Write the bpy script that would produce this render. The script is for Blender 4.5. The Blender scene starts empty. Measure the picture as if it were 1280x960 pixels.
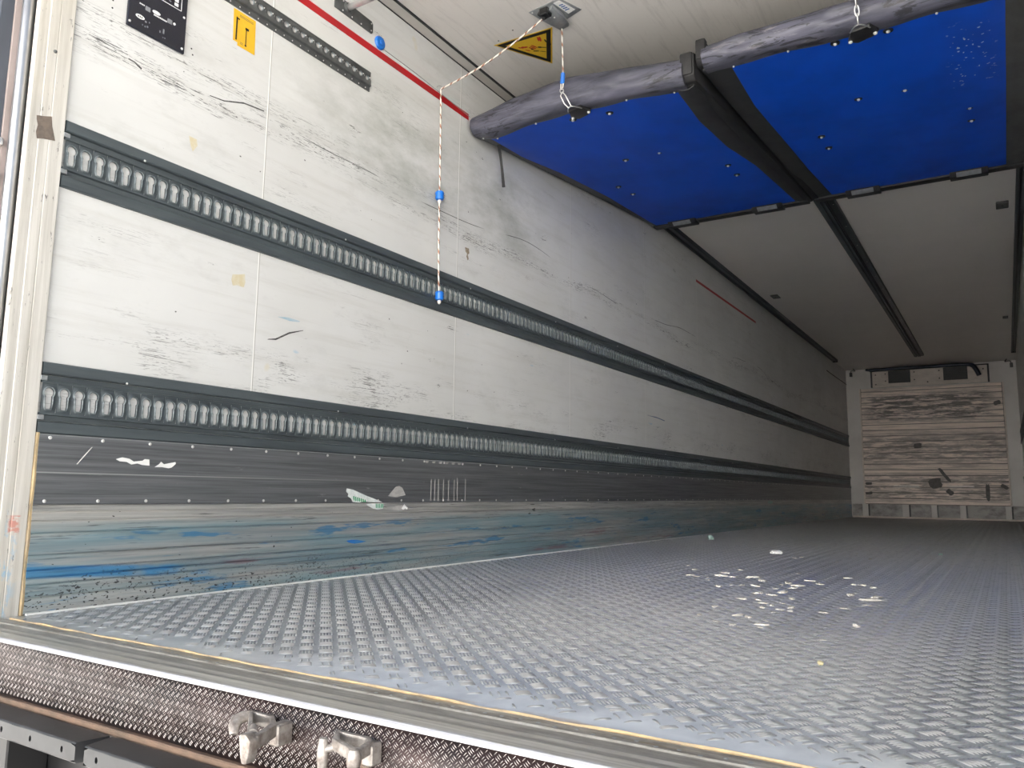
import bpy, bmesh, math, random
import numpy as np
from mathutils import Vector, Matrix
random.seed(7); rng = np.random.default_rng(7)
S = bpy.context.scene; COL = S.collection
# ------------------------------------------------------------------ camera, sky, sun, exposure
W, H, L = 2.46, 2.475, 13.4                       # inner width, height and length of the trailer (metres)
cam_data = bpy.data.cameras.new('camera'); cam = bpy.data.objects.new('camera', cam_data); COL.objects.link(cam)
R_ = Vector((0.84954047, 0.52734625, 0.01367191)); U_ = Vector((0.060099, -0.12250123, 0.99064704)); F_ = Vector((-0.52408883, 0.84077309, 0.13576273))
cam.matrix_world = Matrix(((R_.x, U_.x, -F_.x, 2.2134), (R_.y, U_.y, -F_.y, -0.94655), (R_.z, U_.z, -F_.z, 0.3375), (0, 0, 0, 1)))
cam_data.sensor_width = 36; cam_data.lens = 36 * 985.804 / 1280; cam_data.clip_start = .02
S.camera = cam
S.view_settings.view_transform = 'Standard'; S.view_settings.look = 'None'; S.view_settings.gamma = 1
S.view_settings.use_curve_mapping = False; S.view_settings.exposure = 0.95
S.cycles.max_bounces = 16; S.cycles.diffuse_bounces = 12; S.cycles.glossy_bounces = 8; S.cycles.sample_clamp_indirect = 6
world = bpy.data.worlds.new('sky'); S.world = world; world.use_nodes = True
nt = world.node_tree; bg = nt.nodes['Background']; sky = nt.nodes.new('ShaderNodeTexSky')
sky.sky_type = 'NISHITA'; sky.sun_disc = False; sky.sun_elevation = math.radians(33); sky.sun_rotation = math.radians(0)
sky.air_density = 1.0; sky.dust_density = 3.0; sky.ozone_density = 1.0
hz = nt.nodes.new('ShaderNodeMix'); hz.data_type = 'RGBA'; hz.inputs[0].default_value = .30; nt.links.new(sky.outputs[0], hz.inputs[6]); hz.inputs[7].default_value = (5.0, 5.0, 5.0, 1)   # bright hazy overcast over the clear-sky gradient
nt.links.new(hz.outputs[2], bg.inputs[0]); bg.inputs[1].default_value = 0.125
sun_d = bpy.data.lights.new('sun', 'SUN'); sun = bpy.data.objects.new('sun', sun_d); COL.objects.link(sun)
sun_d.energy = 22.0; sun_d.angle = .01; sun_d.color = (1, .97, .93)
sun.rotation_euler = (math.radians(-57), 0, math.radians(6))      # high sun beyond the front of the trailer: its rear end stands in its own shade

# ------------------------------------------------------------------ materials
def principled(name, col, rough=.5, metal=0.0, spec=.5):
    m = bpy.data.materials.new(name); m.use_nodes = True
    b = m.node_tree.nodes['Principled BSDF']
    b.inputs['Base Color'].default_value = (*col, 1); b.inputs['Roughness'].default_value = rough
    b.inputs['Metallic'].default_value = metal; b.inputs['Specular IOR Level'].default_value = spec
    return m
class NB:
    """small node-graph builder over one material; coordinates are metres in the trailer"""
    def __init__(s, m):
        s.m = m; s.t = m.node_tree; s.b = s.t.nodes['Principled BSDF']
        g = s.t.nodes.new('ShaderNodeNewGeometry'); s.P = g.outputs['Position']
        sx = s.t.nodes.new('ShaderNodeSeparateXYZ'); s.t.links.new(s.P, sx.inputs[0]); s.x, s.y, s.z = sx.outputs
    def _in(s, sock, v):
        if hasattr(v, 'is_output'): s.t.links.new(v, sock)
        elif isinstance(v, (tuple, list)): sock.default_value = (*v, 1) if len(v) == 3 and len(sock.default_value) == 4 else v
        else: sock.default_value = v
    def math(s, op, a, b=0.0, c=0.0, clamp=False):
        n = s.t.nodes.new('ShaderNodeMath'); n.operation = op; n.use_clamp = clamp
        for i, v in enumerate((a, b, c)): s._in(n.inputs[i], v)
        return n.outputs[0]
    def noise(s, scale=(1, 1, 1), detail=3, rough=.55, offset=(0, 0, 0), dist=0):
        mp = s.t.nodes.new('ShaderNodeMapping'); s.t.links.new(s.P, mp.inputs[0])
        mp.inputs['Scale'].default_value = scale; mp.inputs['Location'].default_value = offset
        n = s.t.nodes.new('ShaderNodeTexNoise'); s.t.links.new(mp.outputs[0], n.inputs['Vector'])
        n.inputs['Scale'].default_value = 1; n.inputs['Detail'].default_value = detail; n.inputs['Roughness'].default_value = rough
        n.inputs['Distortion'].default_value = dist
        return n.outputs['Fac']
    def ramp(s, v, lo, hi, a=0.0, b=1.0):
        n = s.t.nodes.new('ShaderNodeMapRange'); s._in(n.inputs[0], v)
        n.inputs[1].default_value = lo; n.inputs[2].default_value = hi; n.inputs[3].default_value = a; n.inputs[4].default_value = b
        return n.outputs[0]
    def band(s, v, c, w, soft):                     # 1 inside |v-c|<w
        d = s.math('ABSOLUTE', s.math('SUBTRACT', v, c)); return s.ramp(d, w + soft, w)
    def mix(s, f, a, b):
        n = s.t.nodes.new('ShaderNodeMix'); n.data_type = 'RGBA'; s._in(n.inputs[0], f); s._in(n.inputs[6], a); s._in(n.inputs[7], b)
        return n.outputs[2]
    def mul(s, *v):
        o = v[0]
        for k in v[1:]: o = s.math('MULTIPLY', o, k)
        return o
    def mx(s, a, b): return s.math('MAXIMUM', a, b)
    def color(s, v): s._in(s.b.inputs['Base Color'], v)
    def roughness(s, v): s._in(s.b.inputs['Roughness'], v)
    def bump(s, h, strength=.4, dist=.002):
        n = s.t.nodes.new('ShaderNodeBump'); s._in(n.inputs['Height'], h); n.inputs['Strength'].default_value = strength; n.inputs['Distance'].default_value = dist
        s.t.links.new(n.outputs[0], s.b.inputs['Normal'])

def wall_panel_mat():
    m = principled('white_wall_panel', (.7, .69, .64), .38, 0, .5); n = NB(m)
    big = n.noise((1, .8, 1.6), 4, .6); streak = n.noise((4, 1.3, 26), 5, .65); fine = n.noise((20, 6, 90), 4, .7)
    c = n.mix(n.ramp(big, .35, .7), (.70, .705, .69), (.60, .60, .58))
    c = n.mix(n.mul(n.ramp(streak, .5, .78), .5), c, (.50, .49, .45))
    grime = n.mul(n.band(n.z, 1.85, .12, .22), n.band(n.y, 2.05, .55, .7), n.ramp(n.noise((3, 2.2, 5), 5, .7), .4, .68))
    c = n.mix(n.mul(grime, .75), c, (.30, .32, .28))
    # scuffs: a long band of short black scratches, a few loose ones elsewhere
    wob = n.math('ADD', n.z, n.ramp(n.noise((.7, .7, .7), 2), .3, .7, -.05, .05))
    sc = n.mx(n.ramp(n.noise((30, 9, 210), 3, .75), .565, .595), n.ramp(n.noise((30, 34, 260), 2, .7, (2, 5, 4)), .60, .63)); gate = n.ramp(n.noise((2, 1.5, 20), 4, .65), .42, .54)
    band = n.mx(n.band(wob, 1.628, .014, .035), n.mul(n.band(wob, 1.70, .008, .03), n.ramp(n.y, 2.4, 1.2), .8))
    low = n.mul(n.band(n.z, .74, .05, .06), n.ramp(n.noise((1, 2.3, 7), 3, .6, (3, 1, 4)), .5, .62))
    smudge = n.mul(n.ramp(n.noise((2, 2.4, 6), 5, .75, (4, 1, 1)), .54, .72), .30); c = n.mix(smudge, c, (.40, .40, .37))
    loose = n.mx(n.ramp(n.noise((3, 5, 14), 2, .5, (7, 3, 1)), .69, .73), n.mul(n.ramp(n.noise((2, 1.6, 9), 3, .6, (1, 3, 8)), .58, .70), .4))
    s1 = n.mul(sc, n.mx(n.mul(band, gate), n.mx(n.mul(low, .8), loose)))
    longs = n.mul(n.band(n.math('ADD', n.z, n.ramp(n.noise((.5, .5, .5), 2, .5, (9, 9, 9)), .3, .7, -.12, .12)), 1.66, .0015, .0012), n.ramp(n.noise((1, 2.2, 1), 2, .5, (5, 5, 5)), .48, .56))
    chips = n.ramp(n.noise((40, 34, 50), 1, .4, (1, 8, 2)), .80, .82)
    c = n.mix(n.math('MULTIPLY', n.mx(n.mx(s1, longs), chips), .88, clamp=True), c, (.03, .03, .03))
    yel = n.ramp(n.noise((9, 6, 6), 2, .5, (2, 2, 6)), .74, .80); c = n.mix(n.mul(yel, .5), c, (.62, .52, .26))
    blu = n.mul(n.ramp(n.noise((5, 3.4, 16), 2, .5, (4, 7, 2)), .745, .77), n.ramp(n.z, 1.15, 1.0)); c = n.mix(n.mul(blu, .8), c, (.22, .46, .62))
    # vertical panel joints every 1.19 m
    fr = n.math('SUBTRACT', n.math('FRACT', n.math('DIVIDE', n.math('ADD', n.y, .5 * 1.193 - .887), 1.193)), .5)
    c = n.mix(n.band(fr, 0.0028, .0012, .0006), c, (.38, .37, .34)); c = n.mix(n.band(fr, -.0002, .0016, .0006), c, (.9, .9, .87))
    n.color(c); n.roughness(n.ramp(big, .3, .7, .34, .42)); n.bump(n.math('ADD', streak, n.math('MULTIPLY', fine, .4)), .12, .002)
    return m
def ceiling_mat():
    m = principled('ceiling_panel', (.6, .57, .53), .3, 0, .5); n = NB(m)
    big = n.noise((1.3, .9, 1), 4, .6); st = n.noise((34, 3, 1), 5, .7, (0, 0, 0), .4)
    c = n.mix(n.ramp(big, .35, .7), (.80, .765, .72), (.74, .71, .67)); c = n.mix(n.mul(n.ramp(st, .52, .75), .35, n.ramp(n.y, 4, 2.5)), c, (.34, .32, .30))
    n.color(c); n.roughness(.31); n.bump(st, .03, .002); return m
def front_wall_mat():
    m = principled('front_wall_panel', (.5, .48, .45), .4); n = NB(m)
    c = n.mix(n.ramp(n.noise((2, 2, 2), 4), .4, .7), (.60, .58, .55), (.50, .48, .45)); n.color(c); return m
def floor_mat(name, base, worn, metal, rlo, rhi):
    m = principled(name, base, .4, metal); n = NB(m)
    big = n.noise((1.6, 1.1, 1), 5, .65); st = n.noise((40, 7, 1), 4, .7)
    c = n.mix(n.ramp(big, .35, .68), base, worn); c = n.mix(n.mul(n.ramp(st, .52, .72), .4), c, tuple(k * .55 for k in base))
    dust = n.mul(n.ramp(n.noise((14, 8, 1), 4, .7), .54, .62), n.band(n.x, 1.35, .25, .35), n.band(n.y, 2.25, .25, .5))
    c = n.mix(n.mul(dust, .55), c, (.75, .74, .72))
    edge = n.ramp(n.math('ADD', n.y, n.ramp(n.noise((9, 9, 1), 4), .3, .7, -.06, .06)), .30, .17)
    c = n.mix(n.mul(edge, .7), c, (.70, .72, .72))
    rust = n.mul(n.ramp(n.noise((12, 30, 1), 4, .6), .5, .6), n.ramp(n.y, .165, .14)); c = n.mix(n.mul(rust, .7), c, (.42, .27, .12))
    n.color(c); n.roughness(n.ramp(big, .3, .7, rlo, rhi)); n.bump(n.noise((300, 220, 1), 2), .1, .0006); return m
def sill_mat():
    m = principled('worn_sill_aluminium', (.42, .41, .37), .42, .45); n = NB(m)
    st = n.noise((2.5, 120, 4), 5, .7); c = n.mix(n.ramp(st, .35, .7), (.58, .565, .515), (.30, .285, .25))
    dirt = n.mul(n.ramp(n.noise((11, 42, 1), 5, .75), .42, .62), n.ramp(n.y, .02, .11)); c = n.mix(n.mul(dirt, .8), c, (.17, .15, .12))
    yel = n.mul(n.ramp(n.noise((4, 40, 1), 4, .6), .55, .66), n.ramp(n.y, .10, .125)); c = n.mix(n.mul(yel, .7), c, (.50, .34, .13))
    lip = n.ramp(n.math('ADD', n.y, n.ramp(n.noise((14, 14, 14), 4), .3, .7, -.004, .004)), .008, .004); c = n.mix(lip, c, (.58, .585, .60))
    n.color(c); n.bump(st, .25, .001); return m
def kick_mat():                                    # lower scuff wall: aluminium planks with blue rubbed-off paint
    m = principled('scuffed_aluminium_planks', (.4, .42, .42), .36, .5); n = NB(m)
    st = n.noise((3, 1.1, 60), 5, .7); big = n.noise((2, 1.2, 5), 4, .6, (4, 0, 2))
    c = n.mix(n.ramp(st, .34, .7), (.66, .65, .61), (.33, .34, .33))
    teal = n.mul(n.ramp(n.noise((3, .9, 14), 5, .65, (1, 5, 8)), .38, .60), n.ramp(n.z, .245, .215)); c = n.mix(n.mul(teal, .65), c, (.22, .42, .49))
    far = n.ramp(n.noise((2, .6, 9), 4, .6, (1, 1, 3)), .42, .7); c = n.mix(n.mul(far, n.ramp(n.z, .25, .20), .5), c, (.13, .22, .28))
    blue = n.mul(n.ramp(n.noise((3, 2.6, 20), 4, .65, (2.2, 4.1, .6)), .60, .66), n.ramp(n.z, .225, .20)); c = n.mix(n.mul(blue, .75), c, (.05, .26, .50))
    seam = n.mul(n.band(n.math('SUBTRACT', n.z, n.math('MULTIPLY', n.ramp(n.y, .2, .72), -.03)), .110, .012, .008), n.ramp(n.math('ADD', n.y, n.ramp(n.noise((9, 9, 30), 4), .3, .7, -.15, .15)), .70, .52)); c = n.mix(n.mul(seam, .85), c, (.06, .30, .58))
    red = n.mul(n.ramp(n.noise((2, 1.8, 24), 4, .6, (8, 1, 1)), .62, .70), n.ramp(n.z, .14, .11), n.ramp(n.y, .6, .9)); c = n.mix(n.mul(red, .6), c, (.30, .14, .17))
    sp = n.mul(n.ramp(n.noise((130, 90, 160), 1, .5), .62, .66), n.ramp(n.math('ADD', n.z, n.ramp(n.noise((6, 6, 6), 2), .3, .7, -.04, .04)), .10, .05), n.ramp(n.y, 2.6, .9))
    sp2 = n.ramp(n.noise((60, 40, 90), 1, .5, (3, 3, 3)), .78, .80)
    scr = n.mx(n.ramp(n.noise((9, 3, 120), 4, .75, (5, 2, 3)), .60, .66), n.mul(n.ramp(n.noise((4, 1.5, 40), 5, .7, (6, 6, 3)), .56, .70), .5))
    c = n.mix(n.math('MULTIPLY', n.mx(n.mx(sp, sp2), n.mul(scr, .7)), .9, clamp=True), c, (.035, .035, .035))
    n.color(c); n.bump(st, .25, .002); n.roughness(n.ramp(big, .3, .7, .27, .40)); return m
def plate_mat():
    m = principled('dark_scuff_plate', (.2, .21, .22), .36, .65); n = NB(m)
    st = n.noise((3, 1.2, 80), 5, .75); c = n.mix(n.ramp(st, .32, .72), (.30, .31, .325), (.125, .13, .14))
    pale = n.ramp(n.noise((10, 5, 40), 4, .7, (2, 6, 1)), .66, .74); c = n.mix(n.mul(pale, .5), c, (.55, .55, .55))
    ln = n.mul(n.band(n.z, .373, .0012, .001), n.ramp(n.y, 1.9, .6)); c = n.mix(n.mul(ln, .75), c, (.62, .62, .62))
    wk = n.ramp(n.noise((6, 9, 9), 2, .5, (1, 1, 1)), .70, .74); c = n.mix(n.mul(wk, n.ramp(n.noise((50, 60, 90), 2), .5, .6), .6), c, (.6, .6, .58))
    n.color(c); n.bump(st, .2, .002); return m
def post_mat():
    m = principled('aged_white_post', (.68, .67, .62), .45); n = NB(m)
    st = n.noise((14, 50, 1.6), 5, .7); c = n.mix(n.ramp(st, .38, .75), (.64, .62, .575), (.40, .38, .335))
    yl = n.ramp(n.noise((3, 3, 2), 3), .45, .7); c = n.mix(n.mul(yl, .35), c, (.62, .55, .42))
    blue = n.mul(n.ramp(n.noise((60, 60, 26), 4, .7), .50, .60), n.ramp(n.math('ADD', n.z, n.ramp(n.noise((9, 40, 9), 3), .3, .7, -.08, .08)), .27, .17), n.ramp(n.y, .165, .11)); c = n.mix(n.mul(blue, .85), c, (.10, .42, .70))
    red = n.mul(n.band(n.z, .235, .022, .004), n.band(n.y, .142, .012, .004), n.ramp(n.noise((30, 30, 60), 4, .7), .42, .55)); c = n.mix(n.mul(red, .7), c, (.55, .15, .10))
    blk = n.mul(n.ramp(n.noise((30, 70, 14), 4, .75, (1, 2, 3)), .64, .69), .75); c = n.mix(blk, c, (.05, .05, .05))
    n.color(c); n.bump(st, .2, .002); return m
def noisy(name, a, b, scale, rough, metal=0, lo=.4, hi=.65, bump=0, detail=4):
    m = principled(name, a, rough, metal); n = NB(m); f = n.noise(scale, detail, .65)
    n.color(n.mix(n.ramp(f, lo, hi), a, b))
    if bump: n.bump(f, bump, .003)
    return m
def board_mat():
    m = principled('worn_cream_boards', (.6, .53, .46), .5); n = NB(m)
    st = n.noise((1.3, 1, 30), 5, .75); c = n.mix(n.ramp(st, .44, .70), (.94, .81, .72), (.40, .34, .30))
    up = n.mx(n.mul(n.band(n.z, 1.80, .16, .12), n.band(n.x, 1.2, .75, .3)), n.mx(n.mul(n.band(n.z, 1.12, .14, .2), .7), n.mul(n.band(n.z, .5, .16, .1), .7)))
    bl = n.mul(n.ramp(n.noise((4, 1, 26), 5, .7, (3, 1, 2)), .44, .56), up); c = n.mix(n.mul(bl, .9), c, (.10, .09, .085))
    wh = n.mul(n.band(n.z, .512, .014, .008), n.mx(n.band(n.x, .87, .2, .03), n.band(n.x, 1.61, .17, .03)), n.ramp(n.noise((10, 1, 20), 3), .4, .5)); c = n.mix(n.mul(wh, .9), c, (.95, .9, .85))
    fr = n.math('FRACT', n.math('DIVIDE', n.z, .0925)); c = n.mix(n.mul(n.band(fr, .5, .035, .02), .75), c, (.10, .085, .075))
    n.color(c); return m
def vinyl_cuff_mat():
    m = principled('grey_vinyl_cuff', (.2, .2, .25), .46, 0, .4); n = NB(m)
    st = n.noise((3, 20, 24), 5, .7, (0, 0, 0), .6); c = n.mix(n.ramp(st, .36, .68), (.105, .105, .140), (.036, .038, .05))
    blk = n.mul(n.ramp(n.noise((6, 20, 34), 4, .7, (2, 2, 2), 1.2), .54, .58), n.ramp(n.noise((3, 3, 3), 2, .5, (5, 5, 5)), .40, .50)); c = n.mix(n.mul(blk, .9), c, (.02, .02, .025))
    pale = n.mul(n.ramp(n.noise((7, 30, 40), 4, .7, (8, 2, 2)), .56, .66), n.ramp(n.noise((2.2, 2, 2), 2, .5, (5, 1, 5)), .5, .62)); c = n.mix(n.mul(pale, .5), c, (.42, .39, .39))
    n.color(c); n.bump(st, .25, .004); return m
def blue_vinyl_mat():
    m = principled('blue_vinyl', (.006, .065, .36), .5, 0, .2); n = NB(m)
    f = n.noise((3, 2, 3), 4, .6); c = n.mix(n.ramp(f, .4, .7), (.003, .090, .66), (.003, .068, .50))
    sp = n.mul(n.ramp(n.noise((55, 40, 40), 1, .4), .68, .71), n.band(n.x, 2.2, .05, .05), n.band(n.y, 2.7, .25, .12)); c = n.mix(n.mul(sp, .8), c, (.75, .78, .85))
    n.color(c); n.bump(n.noise((2.2, 1.6, 2), 3, .5), .25, .02); return m

M = dict(
    wall=wall_panel_mat(), ceil=ceiling_mat(), front=front_wall_mat(),
    floor=floor_mat('tread_plate_aluminium', (.34, .36, .39), (.41, .425, .45), .7, .26, .40),
    bar=floor_mat('tread_plate_worn_bars', (.90, .92, .95), (.95, .96, .97), .85, .30, .40),
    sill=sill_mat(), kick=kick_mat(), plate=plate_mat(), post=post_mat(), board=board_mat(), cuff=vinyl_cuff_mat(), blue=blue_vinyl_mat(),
    rail=noisy('grey_green_rail_paint', (.082, .100, .108), (.058, .070, .077), (6, 2.5, 30), .42, .1, bump=.1),
    railedge=noisy('rubbed_rail_paint', (.24, .27, .28), (.10, .12, .125), (20, 14, 60), .36, .35),
    dark=noisy('dark_grey_rubber', (.035, .036, .037), (.022, .022, .023), (8, 8, 8), .55, bump=.1),
    foam=noisy('dusty_grey_seal', (.085, .085, .082), (.055, .055, .053), (10, 4, 10), .6, bump=.1),
    black=principled('black_plastic', (.012, .012, .013), .4), blackweb=noisy('black_webbing', (.010, .010, .011), (.016, .016, .016), (200, 200, 200), .7),
    steel=noisy('brushed_steel', (.62, .62, .62), (.45, .44, .43), (10, 10, 2), .28, .95), screw=principled('bright_screw_steel', (.78, .77, .75), .3, .45),
    galv=noisy('galvanised_plate', (.42, .44, .45), (.33, .35, .36), (30, 30, 30), .42, .6),
    darkplate=noisy('dark_grey_metal', (.105, .11, .11), (.07, .073, .073), (20, 20, 20), .42, .3),
    track=noisy('blue_grey_track', (.05, .058, .07), (.035, .04, .05), (12, 1.2, 12), .36, .3),
    red=noisy('red_tape', (.46, .006, .012), (.38, .005, .01), (5, 4, 5), .4), bluep=principled('blue_plastic', (.01, .16, .62), .3),
    yellow=noisy('yellow_sticker', (.80, .48, .02), (.72, .42, .02), (14, 14, 14), .4), sign=principled('sign_yellow', (.68, .44, .03), .4),
    ink=principled('black_ink', (.012, .012, .014), .45), redink=principled('red_ink', (.45, .03, .02), .45), whiteink=principled('white_ink', (.78, .79, .78), .4), greyink=principled('grey_key', (.22, .23, .24), .4), blueink=principled('blue_ink', (.08, .18, .42), .45), greyglass=principled('dark_red_display', (.06, .008, .012), .15), panel=principled('glossy_black_panel', (.012, .013, .022), .25),
    rope=principled('white_rope', (.74, .70, .64), .8), ropeb=principled('brown_rope_strand', (.30, .13, .08), .8),
    tread=noisy('dark_coated_tread_plate', (.016, .013, .014), (.036, .019, .018), (5, 5, 9), .45, .4), treadbar=noisy('worn_tread_ridge', (.38, .355, .34), (.20, .18, .17), (30, 30, 30), .32, .8),
    cast=noisy('cast_aluminium', (.42, .39, .36), (.20, .17, .15), (40, 40, 40), .42, .5, bump=.3), beam=noisy('grey_painted_steel', (.050, .052, .055), (.036, .037, .038), (9, 9, 9), .4, .3, bump=.1),
    brown=noisy('rusty_brown_strip', (.20, .13, .09), (.12, .085, .06), (12, 12, 12), .6), browntape=noisy('brown_parcel_tape_residue', (.19, .15, .12), (.12, .10, .085), (30, 60, 60), .6),
    seal=noisy('orange_sealant', (.60, .45, .25), (.26, .22, .17), (14, 40, 14), .7, bump=.4), doorgrey=noisy('slate_door_edge', (.075, .085, .105), (.055, .06, .075), (8, 8, 2), .4), pinkgrey=noisy('brownish_door_liner', (.36, .30, .28), (.28, .23, .21), (8, 8, 3), .5),
    paper=principled('torn_white_label', (.84, .84, .82), .6), green=principled('green_print', (.02, .30, .12), .6), ptape=noisy('torn_printed_tape', (.78, .82, .80), (.60, .66, .64), (40, 30, 30), .5), greypaper=noisy('grey_paper_residue', (.46, .45, .43), (.36, .35, .34), (10, 30, 90), .7),
    crumb=noisy('pale_packing_crumb', (.80, .78, .73), (.66, .62, .55), (60, 60, 60), .8), crumbg=principled('greenish_scrap', (.45, .62, .56), .6), crumby=principled('yellowish_scrap', (.78, .70, .42), .7), foamw=principled('white_foam', (.88, .88, .87), .7),
    header=noisy('cream_header_panel', (.68, .61, .54), (.55, .49, .43), (5, 5, 14), .5), hose=principled('blue_black_hose', (.012, .018, .035), .4), tapeg=noisy('dark_duct_tape', (.10, .092, .085), (.06, .055, .05), (30, 30, 30), .55), lead=principled('grey_pencil_line', (.30, .29, .27), .6),
    ground=noisy('pale_concrete_yard', (.50, .49, .47), (.42, .41, .395), (.8, .8, 1), .85, 0, bump=.2), bounce_white=principled('white_bounce_facade', (.84, .83, .82), .7), basegrey=noisy('stained_base_panel', (.40, .385, .365), (.15, .14, .135), (5, 5, 9), .5, lo=.42, hi=.7), yelres=noisy('yellowed_residue', (.62, .55, .36), (.66, .63, .52), (40, 40, 40), .5), scuff=noisy('black_rubber_scuff', (.03, .03, .03), (.16, .155, .15), (60, 30, 160), .6), bluesm=noisy('pale_blue_smear', (.30, .47, .56), (.5, .58, .62), (30, 9, 90), .5), bluedk=principled('dark_blue_smear', (.06, .11, .24), .5), stainbr=noisy('brown_stain', (.22, .17, .11), (.40, .35, .28), (60, 60, 60), .6), bluev=noisy('vivid_blue_smear', (.02, .20, .62), (.05, .24, .55), (30, 20, 60), .45), cove=noisy('cove_strip', (.58, .55, .51), (.52, .49, .45), (3, 3, 3), .4),
)
# ------------------------------------------------------------------ mesh helpers
WL = {}                                             # world position of each parent's origin
def tag(o, label=None, cat=None, group=None, kind=None):
    if label: o['label'] = label
    if cat: o['category'] = cat
    if group: o['group'] = group
    if kind: o['kind'] = kind
    return o
def empty(name, loc, label, cat, group=None):
    o = bpy.data.objects.new(name, None); COL.objects.link(o); o.location = loc; o.empty_display_size = .1; WL[o.name] = Vector(loc)
    return tag(o, label, cat, group)
def finish(me, name, mat, parent=None, smooth=35, recenter=True):
    for k in (mat if isinstance(mat, (list, tuple)) else [mat]): me.materials.append(k)
    if smooth:
        me.shade_smooth(); me.set_sharp_from_angle(angle=math.radians(smooth))
    o = bpy.data.objects.new(name, me); COL.objects.link(o)
    if parent:
        off = WL[parent.name]; me.transform(Matrix.Translation(-off)); o.parent = parent; WL[o.name] = off
    elif recenter:
        co = np.empty(len(me.vertices) * 3); me.vertices.foreach_get('co', co); co = co.reshape(-1, 3)
        b = Vector(((co[:, 0].min() + co[:, 0].max()) / 2, (co[:, 1].min() + co[:, 1].max()) / 2, co[:, 2].min()))
        me.transform(Matrix.Translation(-b)); o.location = b; WL[o.name] = b
    else: WL[o.name] = Vector((0, 0, 0))
    return o
class MB:
    def __init__(s): s.bm = bmesh.new(); s.mi = 0
    def poly(s, pts):
        f = s.bm.faces.new([s.bm.verts.new(p) for p in pts]); f.material_index = s.mi; return s
    def box(s, lo, hi, bev=0, seg=1, rot=None):
        lo, hi = Vector(lo), Vector(hi); c = (lo + hi) / 2; d = hi - lo
        t = bmesh.new(); bmesh.ops.create_cube(t, size=1); bmesh.ops.scale(t, vec=d, verts=t.verts)
        if bev: bmesh.ops.bevel(t, geom=list(t.edges), offset=bev, segments=seg, profile=.5, affect='EDGES')
        if rot: bmesh.ops.rotate(t, cent=(0, 0, 0), matrix=rot.to_matrix() if hasattr(rot, 'to_matrix') and not isinstance(rot, Matrix) else rot, verts=t.verts)
        bmesh.ops.translate(t, vec=c, verts=t.verts); return s._add(t)
    def _add(s, t):
        vm = {v: s.bm.verts.new(v.co) for v in t.verts}
        for f in t.faces:
            try: g = s.bm.faces.new([vm[v] for v in f.verts]); g.material_index = s.mi
            except ValueError: pass
        t.free(); return s
    def prism(s, pts, axis, a, b, bev=0):
        def P(u, v, w): return {0: (w, u, v), 1: (u, w, v), 2: (u, v, w)}[axis]
        t = bmesh.new(); A = [t.verts.new(P(u, v, a)) for u, v in pts]; B = [t.verts.new(P(u, v, b)) for u, v in pts]; n = len(pts)
        t.faces.new(A[::-1]); t.faces.new(B)
        for i in range(n): t.faces.new((A[i], A[(i + 1) % n], B[(i + 1) % n], B[i]))
        bmesh.ops.recalc_face_normals(t, faces=t.faces)
        if bev: bmesh.ops.bevel(t, geom=list(t.edges), offset=bev, segments=2, profile=.5, affect='EDGES')
        return s._add(t)
    def tube(s, path, r, seg=10, closed=False, stripe=None, flat=1.0):
        path = [Vector(p) for p in path]; n = len(path); rr = r if isinstance(r, (list, tuple)) else [r] * n
        rings = []; up = None
        for i in range(n):
            a = path[(i - 1) % n] if closed or i else path[0]; b = path[(i + 1) % n] if closed or i < n - 1 else path[-1]
            d = (b - a).normalized()
            if up is None: up = d.orthogonal().normalized()
            up = (up - d * up.dot(d)).normalized(); sd = d.cross(up)
            rings.append([s.bm.verts.new(path[i] + (up * math.cos(2 * math.pi * j / seg) + sd * math.sin(2 * math.pi * j / seg) * flat) * rr[i]) for j in range(seg)])
        for i in range(n if closed else n - 1):
            A, B = rings[i], rings[(i + 1) % n]
            for j in range(seg):
                f = s.bm.faces.new((A[j], A[(j + 1) % seg], B[(j + 1) % seg], B[j])); f.material_index = s.mi
                if stripe: f.material_index = 1 if (i + j) % stripe < stripe // 4 + (1 if (i // 3) % 2 else 0) else 0
        if not closed:
            s.bm.faces.new(rings[0][::-1]).material_index = s.mi; s.bm.faces.new(rings[-1]).material_index = s.mi
        return s
    def lathe(s, c, axis, prof, seg=16):
        c = Vector(c); ax = Vector(axis).normalized(); u = ax.orthogonal().normalized(); v = ax.cross(u); rings = []
        for r, h in prof: rings.append([s.bm.verts.new(c + ax * h + (u * math.cos(2 * math.pi * j / seg) + v * math.sin(2 * math.pi * j / seg)) * max(r, 1e-5)) for j in range(seg)])
        for A, B in zip(rings, rings[1:]):
            for j in range(seg): s.bm.faces.new((A[j], A[(j + 1) % seg], B[(j + 1) % seg], B[j])).material_index = s.mi
        s.bm.faces.new(rings[0][::-1]).material_index = s.mi; s.bm.faces.new(rings[-1]).material_index = s.mi; return s
    def build(s, name, mat, parent=None, smooth=35, recenter=True):
        bmesh.ops.recalc_face_normals(s.bm, faces=s.bm.faces)
        me = bpy.data.meshes.new(name); s.bm.to_mesh(me); s.bm.free(); return finish(me, name, mat, parent, smooth, recenter)
def raw_mesh(name, verts, faces, matidx=None):
    me = bpy.data.meshes.new(name); verts = np.asarray(verts, np.float32); faces = np.asarray(faces, np.int32); k = faces.shape[1]
    me.vertices.add(len(verts)); me.vertices.foreach_set('co', verts.ravel())
    me.loops.add(faces.size); me.loops.foreach_set('vertex_index', faces.ravel())
    me.polygons.add(len(faces)); me.polygons.foreach_set('loop_start', np.arange(0, faces.size, k, dtype=np.int32))
    if matidx is not None: me.polygons.foreach_set('material_index', np.asarray(matidx, np.int32))
    me.update(calc_edges=True); me.validate(); return me
def interp(x, pts): return float(np.interp(x, [p[0] for p in pts], [p[1] for p in pts]))
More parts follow.
